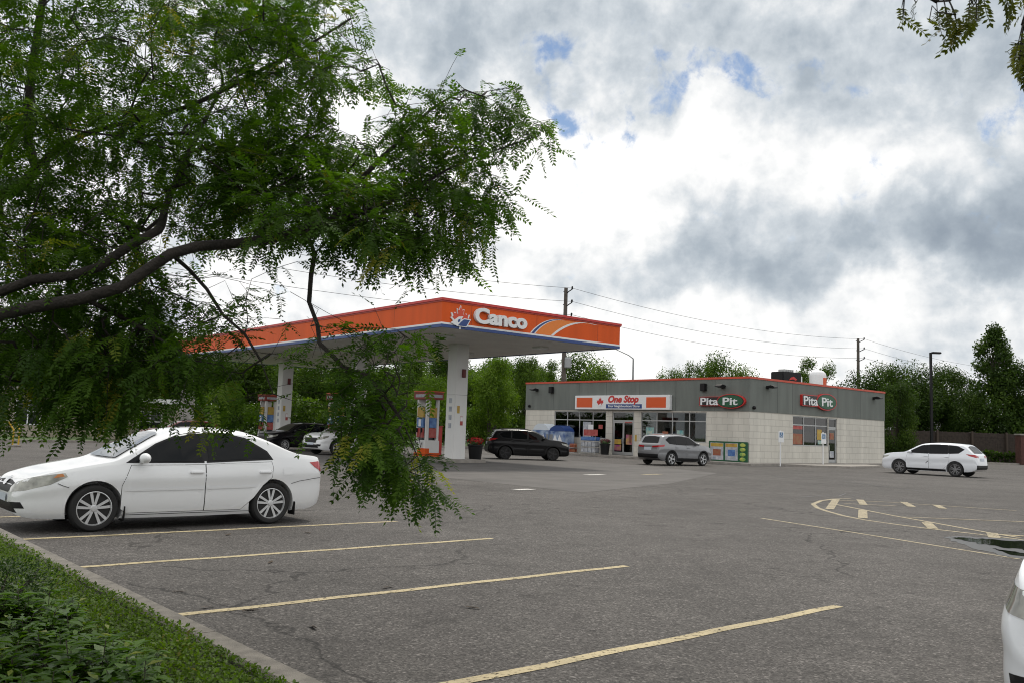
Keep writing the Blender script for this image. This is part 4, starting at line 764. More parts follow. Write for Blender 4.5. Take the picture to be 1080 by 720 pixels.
b = MB(); b.prism(scl(LEAF, .90, 0, -.42), FR(.90, 6.12, .0), .05); b.build('emblem_border', M_SW, CN); b = MB(); b.prism(scl(LEAF, .74, 0, -.32), FR(.90, 6.12, .05), .02); em = b.build('leaf_emblem', mat('leaf_red_orange', (.60, .06, .02), .4), CN)
b = MB(); b.prism([(-.5, -.28), (-.1, .0), (.12, .03), (.02, -.12), (.18, -.05), (.52, -.06), (.32, -.40), (-.16, -.40)], FR(.90, 6.12, .07), .012); b.build('emblem_patch', M_SW, em); b = MB(); b.prism([(.02, -.2), (.16, -.09), (.46, -.09), (.28, -.37), (-.14, -.37)], FR(.90, 6.12, .082), .01); b.build('emblem_patch', M_SBLUE, em); b = MB(); b.prism([(-.14, -.14), (-.02, -.08), (-.04, -.2), (-.14, -.24)], FR(.90, 6.12, .082), .01); b.build('emblem_patch', M_SBLUE, em)
def arc(p0, p1, bul, n=18):
    P0, P1 = Vector(p0), Vector(p1); return [tuple(P0.lerp(P1, i/n)+Vector((-(P1-P0).y, (P1-P0).x))*bul*4*(i/n)*(1-i/n)) for i in range(n+1)]
def band2(a, b_): return a+b_[::-1]
A1 = arc((4.72, 5.842), (6.75, 6.60), .12); A2 = arc((5.02, 5.842), (6.95, 6.585), .12); A3 = arc((5.95, 5.842), (8.55, 6.60), .11); A4 = arc((6.10, 5.842), (8.9, 6.60), .10)
for nm, P_, m_, o_, d in (('swoosh_fill', band2(A2, A3), M_ORG2, 0, .004), ('swoosh', band2(A1, A2), M_SW, 0, .005), ('swoosh', band2(A3, A4), M_SW, 0, .006), ('swoosh_core', band2(arc((4.80, 5.845), (6.80, 6.595), .12), arc((4.96, 5.845), (6.9, 6.59), .12)), M_SBLUE, .005, .004)):
    b = MB(); b.prism(P_, FR(0, 0, o_), d); b.build(nm, m_, CN)
for k, y in enumerate((5.6, 15.1, 24.6)):
    b = MB(); b.bbox(4.64, 5.36, y-.36, y+.36, .14, Z0+.035, .012); c = b.build('column', M_COLW, CN); b = MB(); b.box(4.637, 4.64, y-.35, y+.35, 3.2, 3.21); b.box(4.65, 5.35, y-.363, y-.36, 3.2, 3.21); b.build('sheet_joint', M_JOINT, c)
    b = MB(); b.bbox(4.98, 5.16, y-.46, y-.361, 4.05, 4.45, .01); b.build('extinguisher_box', mat('dark_red_box', (.13, .015, .015), .5) if k == 0 else bpy.data.materials['dark_red_box'], c)
    for (a, b_, z0, z1, m_) in ((4.78, 4.93, 2.32, 2.68, M_PO['yellow']), (4.98, 5.14, 1.75, 2.18, M_PO['red']), (4.99, 5.13, 1.95, 2.15, M_SW)): q = MB(); q.box(a, b_, y-.368-(.004 if m_ is M_SW else 0), y-.36, z0, z1); q.build('notice', m_, c)
    for z in (1.6, 2.0, 2.4, 2.8): q = MB(); q.box(4.632, 4.64, y-.12, y+.12, z, z+.24); q.build('notice', M_PO['white'], c)
CM = Matrix.Translation(CO) @ Matrix.Rotation(CTH, 4, 'Z')
mb = MB(); mb.bbox(4.0, 6.0, 4.4, 28.5, -.02, .145, .03); mb.xf(CM); mb.build('pump_island', M_CONC, None, kind='structure')
M_PRED = mat('pump_header_red', (.26, .03, .02), .5)
def pump():
    t = thing('fuel_pump', 'x', 'fuel pump', (0, 0, 0), CTH, 'fuel pumps under the canopy')
    MB().bbox(-.42, .42, -.5, .5, 0, .82, .03).build('base', M_COLW, t); b = MB(); b.box(-.43, .43, -.51, .51, .02, .20); b.box(-.431, -.2, -.511, .2, .20, .42); b.build('base_stripe', M_ORG, t)
    b = MB(); b.bbox(-.38, -.22, -.46, -.30, .82, 2.85, .02); b.bbox(.22, .38, -.46, -.30, .82, 2.85, .02); b.bbox(-.38, .38, .30, .46, .82, 2.85, .02); b.build('post', M_COLW, t)
    MB().bbox(-.36, .36, -.28, .28, .82, 2.25, .03).build('cabinet', M_DARK, t)
    b = MB(); b.bbox(-.5, .5, -.62, .62, 2.85, 3.22, .03); b.build('header', M_PRED, t); b = MB(); b.box(-.51, .51, -.63, .63, 3.22, 3.27); b.build('header_cap', M_SORG, t); b = MB(); b.box(-.504, -.5, -.45, .45, 2.95, 3.1); b.box(-.4, .4, -.624, -.62, 2.95, 3.1); b.build('header_strip', M_PO['white'], t)
    for (z0, z1, k) in ((1.95, 2.45, 'yellow'), (1.45, 1.93, 'blue'), (.95, 1.42, 'red')):
        b = MB(); b.box(-.47, -.375, -.27, .27, z0, z1); b.box(-.21, .21, -.47, -.30, z0, z1); b.build('display_panel', M_PO[k], t)
    b = MB(); b.box(-.49, -.47, -.1, .1, 1.5, 1.85); b.build('screen', M_SW, t)
    for y in (-.2, .2): b = MB(); b.tube([(-.48, y, 1.3), (-.56, y, 1.2), (-.58, y, .8), (-.5, y, .45), (-.44, y, .7)], .02, 8); b.bbox(-.55, -.46, y-.03, y+.03, 1.2, 1.42, .01); b.build('hose', M_BLK, t)
    return t
p0 = pump(); labs = ['red-topped fuel pump with poster panels behind the front canopy column', 'red-topped fuel pump beside the middle canopy column behind hanging leaves', 'farthest red-topped fuel pump beside the third canopy column']
for k, y in enumerate((8.0, 17.4, 27.0)): (p0 if k == 0 else (p0 := p0)); o = p0 if k == 0 else dup(p0, (0, 0, 0), CTH); o.location = CM @ Vector((5, y, .145)); o['label'] = labs[k]
t = thing('hydrant_box', 'red box standing behind the front canopy column', 'box', CM @ Vector((5.95, 8.5, .145)), CTH); b = MB(); b.bbox(-.2, .2, -.2, .2, 0, 1.5, .03); b.build('case', M_SRED, t); b = MB(); b.bbox(-.23, .23, -.23, .23, 1.501, 1.56, .015); b.build('lid', M_CAP, t)
# ------------------------------------------------------------------ foliage tools
def leafmat(name, cols, trans=.35, rough=.5, spec=.35):
    m = bpy.data.materials.new(name); m.use_nodes = True; N = m.node_tree.nodes; L = m.node_tree.links; b = N['Principled BSDF']; b.inputs['Roughness'].default_value = rough; b.inputs['Specular IOR Level'].default_value = spec
    a = N.new('ShaderNodeAttribute'); a.attribute_name = 'tint'; r = N.new('ShaderNodeValToRGB'); cr = r.color_ramp
    for i, (p, c) in enumerate(cols):
        e = cr.elements[i] if i < 2 else cr.elements.new(p); e.position = p; e.color = (*c, 1)
    L.new(a.outputs['Fac'], r.inputs[0]); L.new(r.outputs[0], b.inputs['Base Color'])
    t = N.new('ShaderNodeBsdfTranslucent'); hs = N.new('ShaderNodeHueSaturation'); hs.inputs['Value'].default_value = 1.5; hs.inputs['Saturation'].default_value = 1.1; L.new(r.outputs[0], hs.inputs['Color']); L.new(hs.outputs[0], t.inputs[0])
    mx = N.new('ShaderNodeMixShader'); mx.inputs[0].default_value = trans; L.new(b.outputs[0], mx.inputs[1]); L.new(t.outputs[0], mx.inputs[2]); L.new(mx.outputs[0], N['Material Output'].inputs[0]); return m
M_BARK = mat('dark_bark', (.020, .016, .013), .95, noise=.4, scale=14, bump=.8, bscale=50, detail=8); M_BARK2 = mat('grey_bark', (.06, .05, .04), .95, noise=.35, scale=6, bump=.6)
M_LOCUST = leafmat('locust_leaf', [(0, (.024, .056, .007)), (.9, (.082, .152, .017)), (.5, (.048, .100, .011)), (1.0, (.22, .22, .03))], .5, .6, .18)
def leaf_templates(k, L0, pairs, ll, lw):
    T = []
    for v in range(k):
        Lr = L0*random.uniform(.75, 1.2); n = int(pairs*Lr/L0); V = []; droop = random.uniform(.08, .5)/Lr; sway = random.uniform(-.6, .6)/Lr
        c = lambda x: np.array((x*(1-.12*droop*x), sway*x*x*.5, -droop*x*x))
        for i in range(n):
            x = Lr*(.12+.88*i/(n-1)); sc = (1-.35*abs(i/(n-1)-.35)); p = c(x)
            for s in (1, -1):
                if random.random() < .05: continue
                an = R(random.uniform(52, 72)) if i < n-1 else R(25); l_ = ll*sc*random.uniform(.85, 1.15); dz = random.uniform(-.45, .1)
                d = np.array((math.cos(an), s*math.sin(an), dz)); d /= np.linalg.norm(d); q = np.array((-s*math.sin(an), math.cos(an)*1, random.uniform(-.4, .4))); q /= np.linalg.norm(q)
                V += [p, p+d*l_*.45+q*lw*.5, p+d*l_, p+d*l_*.5-q*lw*.5]
        for i in range(6):                                     # the stalk itself, as a thin strip
            a, b = c(Lr*i/6), c(Lr*(i+1)/6); V += [a+(0, .0012, 0), a-(0, .0012, 0), b-(0, .0012, 0), b+(0, .0012, 0)]
        T.append(np.array(V))
    return T
def put_leaves(T, items):                                       # items: (pos, dir, up, scale, tint)
    Vs, As = [], []
    for p, d, u, s, t in items:
        x = d/np.linalg.norm(d); y = np.cross(u, x); ny = np.linalg.norm(y); y = y/ny if ny > 1e-4 else np.cross((1, 0, .1), x); z = np.cross(x, y)
        Q = T[int(RNG.integers(len(T)))]; Vs.append((Q*s) @ np.array((x, y, z))+p); As.append(np.full(len(Q), t))
    V = np.concatenate(Vs); return V, np.arange(len(V)).reshape(-1, 4), np.concatenate(As)
class Skel:
    """branch skeleton: limbs are given, twig tips join the nearest wood"""
    def __init__(s): s.B = np.zeros((200000, 3)); s.P = []; s.par = []; s.minr = []
    def node(s, p, par, mr=0): s.B[len(s.P)] = p; s.P.append(np.array(p, float)); s.par.append(par); s.minr.append(mr); return len(s.P)-1
    def limb(s, pts, par, r0, r1, step=.12):
        pts = [Vector(p) for p in pts]; n = len(pts); tot = sum((pts[i+1]-pts[i]).length for i in range(n-1)); acc = 0; cur = par; rt_ = [] 
        for i in range(n-1):
            p0 = pts[max(i-1, 0)]; p1 = pts[i]; p2 = pts[i+1]; p3 = pts[min(i+2, n-1)]; k = max(1, int((p2-p1).length/step))
            for j in range(1 if (i == 0 and par is not None) else 0, k):
                t = j/k; q = .5*((2*p1)+(p2-p0)*t+(2*p0-5*p1+4*p2-p3)*t*t+(3*p1-p0-3*p2+p3)*t**3); f = (acc+(p2-p1).length*t)/tot
                cur = s.node(q, cur, r0+(r1-r0)*f); rt_.append(cur)
            acc += (p2-p1).length
        cur = s.node(pts[-1], cur, r1); rt_.append(cur); return rt_
    def nearest(s, p): A = np.array(s.P); return int(np.argmin(((A-np.array(p))**2).sum(1)))
    def attach(s, tips, jit=.03, step=.12, down=.0):
        A = np.array(s.P); T = np.array(tips); d = np.min(((T[:, None]-A[None])**2).sum(2), 1); ids = []
        for i in np.argsort(d):
            p = T[i]; v = s.B[:len(s.P)]-p; dd = (v**2).sum(1)
            j = int(np.argmin(dd)); a = s.P[j]; k = max(1, int(np.linalg.norm(p-a)/step)); cur = j; L_ = np.linalg.norm(p-a)
            for q in range(1, k): t = q/k; cur = s.node(a+(p-a)*t+np.array((0, 0, .18*L_*t*(1-t)))+RNG.normal(0, jit*min(1, L_), 3), cur)
            ids.append((i, s.node(p, cur)))
        return dict(ids)
    def radii(s, rt_, e=2.2):
        n = len(s.P); c = np.zeros(n); ch = [0]*n
        for i in range(n-1, -1, -1):
            if ch[i] == 0: c[i] = 1
            if s.par[i] is not None: c[s.par[i]] += c[i]; ch[s.par[i]] += 1
        return np.maximum(rt_*c**(1/e), np.array(s.minr))
    def mesh(s, rad, lo=4, hi=10, used=None):
        n = len(s.P); ch = [[] for _ in range(n)]; keep = [m > 0 for m in s.minr]
        for i in used or []: keep[i] = True
        for i in range(n-1, -1, -1):
            if keep[i] and s.par[i] is not None: keep[s.par[i]] = True
        for i, p in enumerate(s.par):
            if p is not None and keep[i]: ch[p].append(i)
        mb = MB(); st = [(None, i) for i in range(n) if s.par[i] is None]
        while st:
            a, i = st.pop(); pts = [] if a is None else [s.P[a]]; rr = [] if a is None else [rad[i]]
            while True:
                pts.append(s.P[i]); rr.append(rad[i])
                if not ch[i]: break
                k = sorted(ch[i], key=lambda q: -rad[q]); st += [(i, q) for q in k[1:]]; i = k[0]
            if len(pts) > 1: mb.tube(pts, rr, hi if rr[0] > .02 else lo, cap=False)
        return mb
# ------------------------------------------------------------------ the honey locust over the left of the view
def clear_prob(p):
    v = Vector(p)-Vector((0, 0, EYE)); d = v.dot(fw); x = 540+F_PX*v.dot(rt)/d; y = 360-F_PX*v.dot(up)/d; k = 1
    for P_, q in CLEAR:
        c = False
        if q >= k: continue
        for i in range(len(P_)):
            (ax, ay), (bx, by) = P_[i-1], P_[i]
            if (ay > y) != (by > y) and x < (bx-ax)*(y-ay)/(by-ay)+ax: c = not c
        if c: k = min(k, q)
    return k
def locust(name, label, base, sk, groups, holes, twig_r, nleaf, T, mult=1.0, hang=None, leaf_m=None):
    root = thing(name, label, 'tree', base, 0); tips = []; info = []
    for cx, cy, rx, ry, n, d0, d1 in groups:
        k = 0; n = int(n*mult)
        while k < n:
            a = random.uniform(0, 2*PI); q = math.sqrt(random.random()); x = cx+rx*q*math.cos(a); y = cy+ry*q*math.sin(a)
            k += 1
            if any(((x-hx)/hrx)**2+((y-hy)/hry)**2 < 1 for hx, hy, hrx, hry in holes): continue
            q_ = at(x, y, random.uniform(d0, d1))
            if random.random() <= clear_prob(q_)+.02: tips.append(q_)
    ids = sk.attach([tuple(t) for t in tips], .05); items = []; used = []
    for i, nid in ids.items():
        p = sk.P[nid]; a = sk.P[sk.par[nid]] if sk.par[nid] is not None else p-np.array((0, 0, .1)); d = p-a; d = d/(np.linalg.norm(d)+1e-6); d = d*.7+RNG.normal(0, .42, 3)*np.array((1, 1, .6))+np.array((0, 0, -.15)); d /= np.linalg.norm(d)
        if hang: d = d*.35+np.array((0, 0, -1.)); d /= np.linalg.norm(d)
        Lt = random.uniform(.14, .34)*(hang or 1); cur = nid; k = max(2, int(Lt/.07)); pts = []; pid = []; dd = d.copy()
        for q in range(k): dd = dd+np.array((0, 0, -.08)); dd /= np.linalg.norm(dd); cur = sk.node(sk.P[cur]+dd*Lt/k, cur); pts.append((sk.P[cur], dd.copy())); pid.append(cur)
        tint0 = min(.88, max(0, random.gauss(.43, .24)))
        if random.random() < .035: tint0 = random.uniform(.86, 1.0)
        m = max(3, int(random.gauss(nleaf, 1.2)))
        for q in range(m):
            P_, D_ = pts[min(len(pts)-1, int(q*len(pts)/m))]; sd_ = np.cross(D_, (0, 0, 1.)); sd_ /= np.linalg.norm(sd_)+1e-6
            ld = D_*random.uniform(.2, .9)+sd_*random.choice((-1, 1))*random.uniform(.3, 1)+np.array((0, 0, random.uniform(-.5, .12)))+RNG.normal(0, .2, 3)
            if q == m-1: ld = D_+np.array((0, 0, -.15))
            if random.random() > min(clear_prob(P_+ld/np.linalg.norm(ld)*.05), clear_prob(P_+ld/np.linalg.norm(ld)*.14)): continue
            used.append(pid[min(len(pts)-1, int(q*len(pts)/m))]); items.append((P_, ld, np.array((0, 0, 1.))+RNG.normal(0, .25, 3), random.uniform(.8, 1.15), min(1, max(0, tint0+random.gauss(0, .08)))))
    rad = sk.radii(twig_r); o = sk.mesh(rad, used=used); b0 = np.array(base); o.v = [(x-b0[0], y-b0[1], z-b0[2]) for x, y, z in o.v]; o.build('trunk', M_BARK, root, smooth=60)
    V, Fq, A = put_leaves(T, items); me = fast_mesh('crown', V-b0, Fq, None, A); link('crown', me, leaf_m or M_LOCUST, root); return root
M_LOC2 = leafmat('olive_locust_leaf', [(0, (.036, .050, .007)), (.9, (.085, .095, .014)), (1, (.16, .13, .025))], .45, .6, .15)
TL = leaf_templates(8, .165, 10, .036, .0135)
sk = Skel(); base = (-5.0, 4.5, .085)
tr = sk.limb([base, (-4.96, 4.52, 1.0), (-4.85, 4.6, 1.75)], None, .17, .13); F_ = tr[-1]
A_ = lambda P: [at(*p) for p in P]; J = lambda p: sk.nearest(at(*p))
E_ = [sk.P[F_]]
sk.limb(E_+A_([(-200, 330, 4.9), (0, 308, 4.55), (35, 295, 4.55), (76, 291, 4.55), (104, 282, 4.6), (139, 258, 4.7), (167, 243, 4.8), (176, 215, 5.4), (200, 160, 5.5), (235, 90, 5.7)]), F_, .034, .007)
sk.limb(E_+A_([(-180, 355, 4.9), (-60, 345, 4.5), (35, 324, 4.45), (87, 315, 4.45), (128, 303, 4.45), (153, 286, 4.5), (180, 268, 4.55), (208, 260, 4.65), (250, 257, 4.8), (298, 249, 5.0), (350, 232, 5.1), (420, 210, 5.2), (470, 180, 5.3), (520, 160, 5.35), (560, 146, 5.4)]), F_, .028, .004)
sk.limb(E_+A_([(-160, 260, 6.2), (0, 205, 6.2), (67, 152, 6.2), (130, 130, 6.3), (200, 112, 6.3), (280, 72, 6.4), (330, 45, 6.4), (370, 20, 6.4)]), F_, .045, .008)
sk.limb(E_+A_([(-200, 250, 6.8), (20, 200, 6.8), (28, 140, 6.8), (36, 60, 6.8), (60, -60, 6.8), (120, -180, 6.8)]), F_, .065, .02)
sk.limb(E_+[(-4.9, 5.3, 3.2), (-5.2, 5.8, 4.6)], F_, .10, .04)
j = J((330, 240, 5.05)); sk.limb([sk.P[j]]+A_([(332, 268, 4.95), (328, 291, 4.8), (326, 319, 4.75), (335, 343, 4.7), (337, 362, 4.65), (352, 376, 4.6), (363, 388, 4.6), (374, 409, 4.55), (378, 440, 4.5)]), j, .009, .004)
j = J((180, 268, 4.55)); sk.limb([sk.P[j]]+A_([(200, 285, 4.8), (218, 305, 4.8), (235, 332, 4.75), (258, 352, 4.7), (275, 380, 4.7), (288, 415, 4.65)]), j, .012, .004)
j = J((350, 232, 5.1)); sk.limb([sk.P[j]]+A_([(380, 190, 5.2), (420, 150, 5.3), (455, 115, 5.4), (490, 95, 5.4)]), j, .012, .004)
j = J((87, 315, 4.45)); sk.limb([sk.P[j]]+A_([(120, 330, 4.7), (160, 352, 4.7), (205, 380, 4.6)]), j, .014, .005)
j = J((363, 388, 4.6)); sk.limb([sk.P[j]]+A_([(385, 395, 4.6), (405, 415, 4.55), (425, 445, 4.5), (440, 480, 4.5)]), j, .006, .003)
groups = [(120, 45, 210, 100, 215, 4.6, 7.6), (300, 40, 80, 58, 66, 5, 6.8), (392, 70, 16, 10, 5, 5.4, 5.8), (95, 180, 190, 75, 170, 4.6, 7.2), (325, 170, 120, 45, 84, 4.8, 6.2), (455, 145, 66, 42, 42, 4.9, 5.8), (480, 98, 36, 12, 9, 5.1, 5.7), (562, 138, 20, 8, 8, 5.2, 5.5), (528, 96, 8, 6, 5, 5.2, 5.6),
          (500, 195, 32, 24, 10, 4.9, 5.5), (440, 225, 66, 30, 36, 4.8, 5.6), (345, 215, 100, 34, 54, 4.8, 5.8), (40, 300, 130, 90, 115, 4.5, 6.2), (140, 345, 100, 55, 85, 4.5, 6), (235, 310, 45, 40, 18, 4.6, 5.6), (262, 365, 44, 36, 17, 4.5, 5.4), (285, 415, 32, 16, 7, 4.5, 5.2), (395, 395, 42, 44, 40, 4.3, 5.0), (410, 450, 30, 36, 24, 4.3, 4.9), (432, 492, 20, 14, 7, 4.3, 4.7), (330, 222, 80, 22, 16, 4.4, 4.9),
          (350, 345, 30, 26, 10, 4.4, 4.9), (428, 340, 18, 26, 9, 4.6, 5.2), (40, 385, 80, 34, 36, 4.5, 5.8), (150, 395, 60, 28, 26, 4.5, 5.6), (368, 445, 16, 28, 6, 4.3, 4.8), (-220, 120, 240, 280, 110, 4.8, 7.5), (80, -170, 380, 120, 110, 4.8, 7.5)]
# gaps between the sprays: (outline, share of leaves kept)
CLEAR = [([(478, 305), (700, 240), (700, 700), (487, 700), (486, 474), (466, 470)], 0), ([(436, 388), (480, 380), (480, 478), (440, 478)], .04), ([(300, 302), (426, 300), (480, 300), (476, 346), (400, 354), (345, 360), (250, 372), (195, 372), (195, 352), (250, 345)], .22), ([(300, 358), (432, 352), (470, 350), (470, 388), (300, 386)], .5), ([(-60, 474), (205, 470), (205, 560), (-60, 560)], .03), ([(205, 486), (345, 478), (345, 620), (205, 620)], .06), ([(345, 500), (400, 532), (400, 620), (345, 620)], 0), ([(400, 535), (425, 545), (425, 620), (400, 620)], 0), ([(340, 547), (500, 547), (500, 700), (340, 700)], 0),
         ([(140, 420), (202, 412), (202, 452), (140, 454)], .25), ([(288, 385), (307, 385), (307, 452), (288, 452)], .3), ([(205, 265), (335, 258), (330, 330), (225, 340)], .35), ([(392, -50), (640, -50), (640, 82), (470, 84), (440, 90), (418, 86), (414, 62), (390, 50)], .03), ([(545, 60), (640, 60), (640, 125), (560, 125)], 0), ([(594, 100), (700, 100), (700, 400), (594, 400)], 0), ([(540, 170), (640, 160), (640, 240), (560, 240)], .1), ([(522, 252), (640, 240), (640, 320), (512, 320)], .05), ([(350, 104), (412, 108), (408, 140), (384, 146), (352, 132)], .05), ([(300, 385), (346, 385), (346, 484), (300, 484)], .15), ([(10, 425), (40, 425), (40, 468), (10, 468)], .4)]
holes = [(372, 118, 26, 20), (315, 285, 22, 20), (232, 95, 14, 13), (205, 75, 12, 10), (285, 280, 14, 14), (455, 95, 10, 8), (220, 235, 14, 8), (40, 110, 12, 8)]
locust('honey_locust', 'feathery honey locust with dark limbs spreading over the white sedan', base, sk, groups, holes, .0015, 7.8, TL, 1.95)
# sprays of a second locust reaching in at the top right
CLEAR = [([(900, -40), (946, -40), (946, 260), (900, 260)], 0), ([(920, 44), (985, 44), (985, 260), (920, 260)], 0), ([(966, -5), (984, -5), (984, 60), (966, 60)], 0), ([(980, 62), (1062, 52), (1062, 260), (980, 260)], 0), ([(1046, -20), (1066, 20), (1066, 230), (1046, 230)], 0), ([(1030, 14), (1068, 20), (1068, 60), (1030, 60)], .1), ([(1060, 118), (1100, 118), (1100, 240), (1060, 240)], 0)]
sk = Skel(); base2 = (4.2, 1.4, .085)
tr = sk.limb([base2, (4.2, 1.42, 1.4), (4.1, 1.5, 2.4), (3.6, 1.9, 3.3)], None, .12, .07)
sk.limb([sk.P[tr[-1]], (2.9, 2.5, 3.55), (2.2, 3.0, 3.6), tuple(at(1090, -60, 3.2)), tuple(at(1040, -25, 3.2)), tuple(at(985, -25, 3.1))], tr[-1], .03, .006); sk.limb([sk.P[tr[-1]], (3.4, 1.8, 4.2), (2.8, 2.0, 5.0)], tr[-1], .04, .015)
locust('honey_locust', 'honey locust sprays hanging out of focus at the top right', base2, sk, [(957, -8, 5, 8, 9, 2.95, 3.05), (1006, 4, 28, 12, 14, 2.9, 3.1), (1030, -8, 16, 10, 6, 2.9, 3.1), (1080, 40, 5, 30, 12, 2.95, 3.1), (1060, -25, 30, 8, 4, 3, 3.2), (1110, 0, 30, 60, 8, 3, 3.3), (1000, -80, 160, 30, 16, 2.8, 3.6), (1180, -60, 70, 70, 14, 2.6, 3.4)], [], .0017, 5, leaf_templates(5, .10, 9, .028, .011), 1.0, .45, M_LOC2)
# ------------------------------------------------------------------ ground cover, shrubs and leafy plants in the bed
M_CLOV = leafmat('ground_cover_leaf', [(0, (.036, .066, .008)), (.85, (.100, .172, .018)), (1, (.14, .13, .03))], .35, .6, .2); M_BROAD = leafmat('broad_leaf', [(0, (.030, .075, .008)), (.9, (.090, .175, .018)), (1, (.16, .19, .025))], .35, .45, .3); M_BOX = leafmat('box_leaf', [(0, (.016, .040, .008)), (1, (.045, .090, .014))], .2)
V = []; A = []
def quad_leaf(p, d, u, l_, w_, fold=.15):
    d = d/np.linalg.norm(d); s_ = np.cross(d, u); s_ /= np.linalg.norm(s_)+1e-6; n = np.cross(s_, d); return [p, p+d*l_*.5+s_*w_*.5+n*fold*w_, p+d*l_, p+d*l_*.5-s_*w_*.5+n*fold*w_]
def quads(P, D, U, l_, w_, fold=.15):                          # many leaf quads at once
    D = D/np.linalg.norm(D, axis=1)[:, None]; S = np.cross(D, U); S /= np.linalg.norm(S, axis=1)[:, None]+1e-6; Nn = np.cross(S, D); l_ = np.asarray(l_)[:, None]; w_ = np.asarray(w_)[:, None]
    return np.stack([P, P+D*l_*.5+S*w_*.5+Nn*fold*w_, P+D*l_, P+D*l_*.5-S*w_*.5+Nn*fold*w_], 1).reshape(-1, 3)
def fm(name, V, A): return fast_mesh(name, V, np.arange(len(V)).reshape(-1, 4), None, np.repeat(np.clip(A, 0, 1), 4))
n = 330000; s_ = RNG.uniform(-1.5, 15, n); t_ = np.where(RNG.random(n) < .75, 2.41-np.abs(RNG.normal(0, 1.0, n)), RNG.uniform(-3, 2.41, n))
x_ = Bx*t_-By*s_; y_ = By*t_+Bx*s_; dist = np.hypot(x_, y_); ok = (dist > 2.2) & (y_ > -.5) & (RNG.random(n) < np.minimum(1, (6.5/dist)**1.2)*.42)
s_, t_, x_, y_ = s_[ok], t_[ok], x_[ok], y_[ok]; n = len(s_); cl = .5+.5*np.sin(s_*3.1+np.sin(t_*4.3)*1.7)*np.cos(t_*3.7+s_*1.3); z_ = .085+RNG.random(n)*(.035+.05*cl)+np.where(t_ > 2.36, .03, 0)
D_ = np.stack([RNG.normal(0, 1, n), RNG.normal(0, 1, n), RNG.uniform(0, 1.1, n)], 1); U_ = np.stack([RNG.normal(0, .5, n), RNG.normal(0, .5, n), np.ones(n)], 1); sc = RNG.uniform(.6, 1.2, n)
V = quads(np.stack([x_, y_, z_], 1), D_, U_, .034*sc, .018*sc); A = RNG.normal(.35+.3*cl, .2); print('cover leaves', n)
me = fm('ground_cover', V, A); go = link('ground_cover', me, M_CLOV); tag(go, 'low green clover and grass filling the bed behind the kerb', 'ground cover', kind='stuff')
def leafy(n, h, ll, seed):
    random.seed(seed); V = []; A = []; st = MB()
    for _ in range(n):
        a = random.uniform(0, 2*PI); tilt = random.uniform(.05, .7); hh = h*random.uniform(.6, 1.1); d = Vector((math.cos(a)*math.sin(tilt), math.sin(a)*math.sin(tilt), math.cos(tilt))); b = Vector((random.gauss(0, .05), random.gauss(0, .05), 0)); st.tube([b, b+d*hh*.6, b+d*hh+Vector((0, 0, -.01))], .0025, 4)
        for k in range(7):
            f = .3+.7*k/6; p = b+d*hh*f; az_ = k*2.4+random.uniform(-.4, .4)
            for q in (0, PI): v = np.array((math.cos(az_+q), math.sin(az_+q), random.uniform(-.25, .45))); s_ = ll*random.uniform(.7, 1.2)*(1.0-.3*(k == 6)); V += quad_leaf(np.array(p), v, np.array((0, 0, 1.)), s_, s_*.46, .22); A += [min(1, max(0, random.gauss(.45, .2)))]*4
    return np.array(V), A, st
protos = [leafy(10, .28, .120, q) for q in (1, 2, 3)]; mleaf = []
for V_, A_2, st in protos:
    m1 = fast_mesh('foliage', V_, np.arange(len(V_)).reshape(-1, 4), None, A_2); m1.materials.append(M_BROAD); m2 = bpy.data.meshes.new('stem'); m2.from_pydata(st.v, [], st.f); m2.materials.append(M_BARK2); mleaf.append((m1, m2))
random.seed(21); sp_ = []
for px, py in [(15, 705), (50, 690), (85, 712), (115, 695), (20, 668), (60, 665), (95, 675), (130, 712), (35, 735), (95, 740), (140, 735), (-20, 690), (-15, 730), (70, 652), (30, 650), (-30, 655), (5, 645)]: sp_.append(gnd(px, py+14, .12))
for k, p in enumerate(sp_):
    r_ = thing('leafy_plant', 'leafy green plant with pointed leaves in the near corner of the bed', 'plant', (p.x, p.y, .085), random.uniform(0, 6), 'leafy plants in the near corner of the bed'); r_.scale = [random.uniform(.75, 1.1)]*3
    for m_, n_ in zip(mleaf[k % 3], ('foliage', 'stem')): o = bpy.data.objects.new(n_, m_); COL.objects.link(o); o.parent = r_
def bush(label, loc, rad, n, ll, m, seed):
    random.seed(seed); V = []; A = []
    for _ in range(n):
        d = np.array((random.gauss(0, 1), random.gauss(0, 1), random.gauss(0, 1))); d /= np.linalg.norm(d); q = random.uniform(.55, 1.0)*(1+.12*math.sin(d[0]*7+d[2]*5)); p = np.array((d[0]*rad[0]*q, d[1]*rad[1]*q, rad[2]*.9+d[2]*rad[2]*q))
        if p[2] < 0: continue
        V += quad_leaf(p, d*.7+RNG.normal(0, .6, 3), np.array((0, 0, 1.))+RNG.normal(0, .4, 3), ll*random.uniform(.7, 1.3), ll*.55); A += [min(1, max(0, random.gauss(.4, .22)))]*4
    r_ = thing('shrub', label, 'shrub', loc, 0); o = link('foliage', fast_mesh('foliage', np.array(V), np.arange(len(V)).reshape(-1, 4), None, A), m, r_); st = MB()
    for k in range(7): a = k*.9; st.tube([(0, 0, 0), (math.cos(a)*rad[0]*.4, math.sin(a)*rad[1]*.4, rad[2]*.8), (math.cos(a)*rad[0]*.7, math.sin(a)*rad[1]*.7, rad[2]*1.4)], [.012, .008, .004], 5)
    st.build('stem', M_BARK2, r_); return r_
p = gnd(-8, 652, .1); bush('dark small-leaved shrub at the left edge of the bed', (p.x, p.y, .085), (.42, .42, .24), 5200, .026, M_BOX, 5)
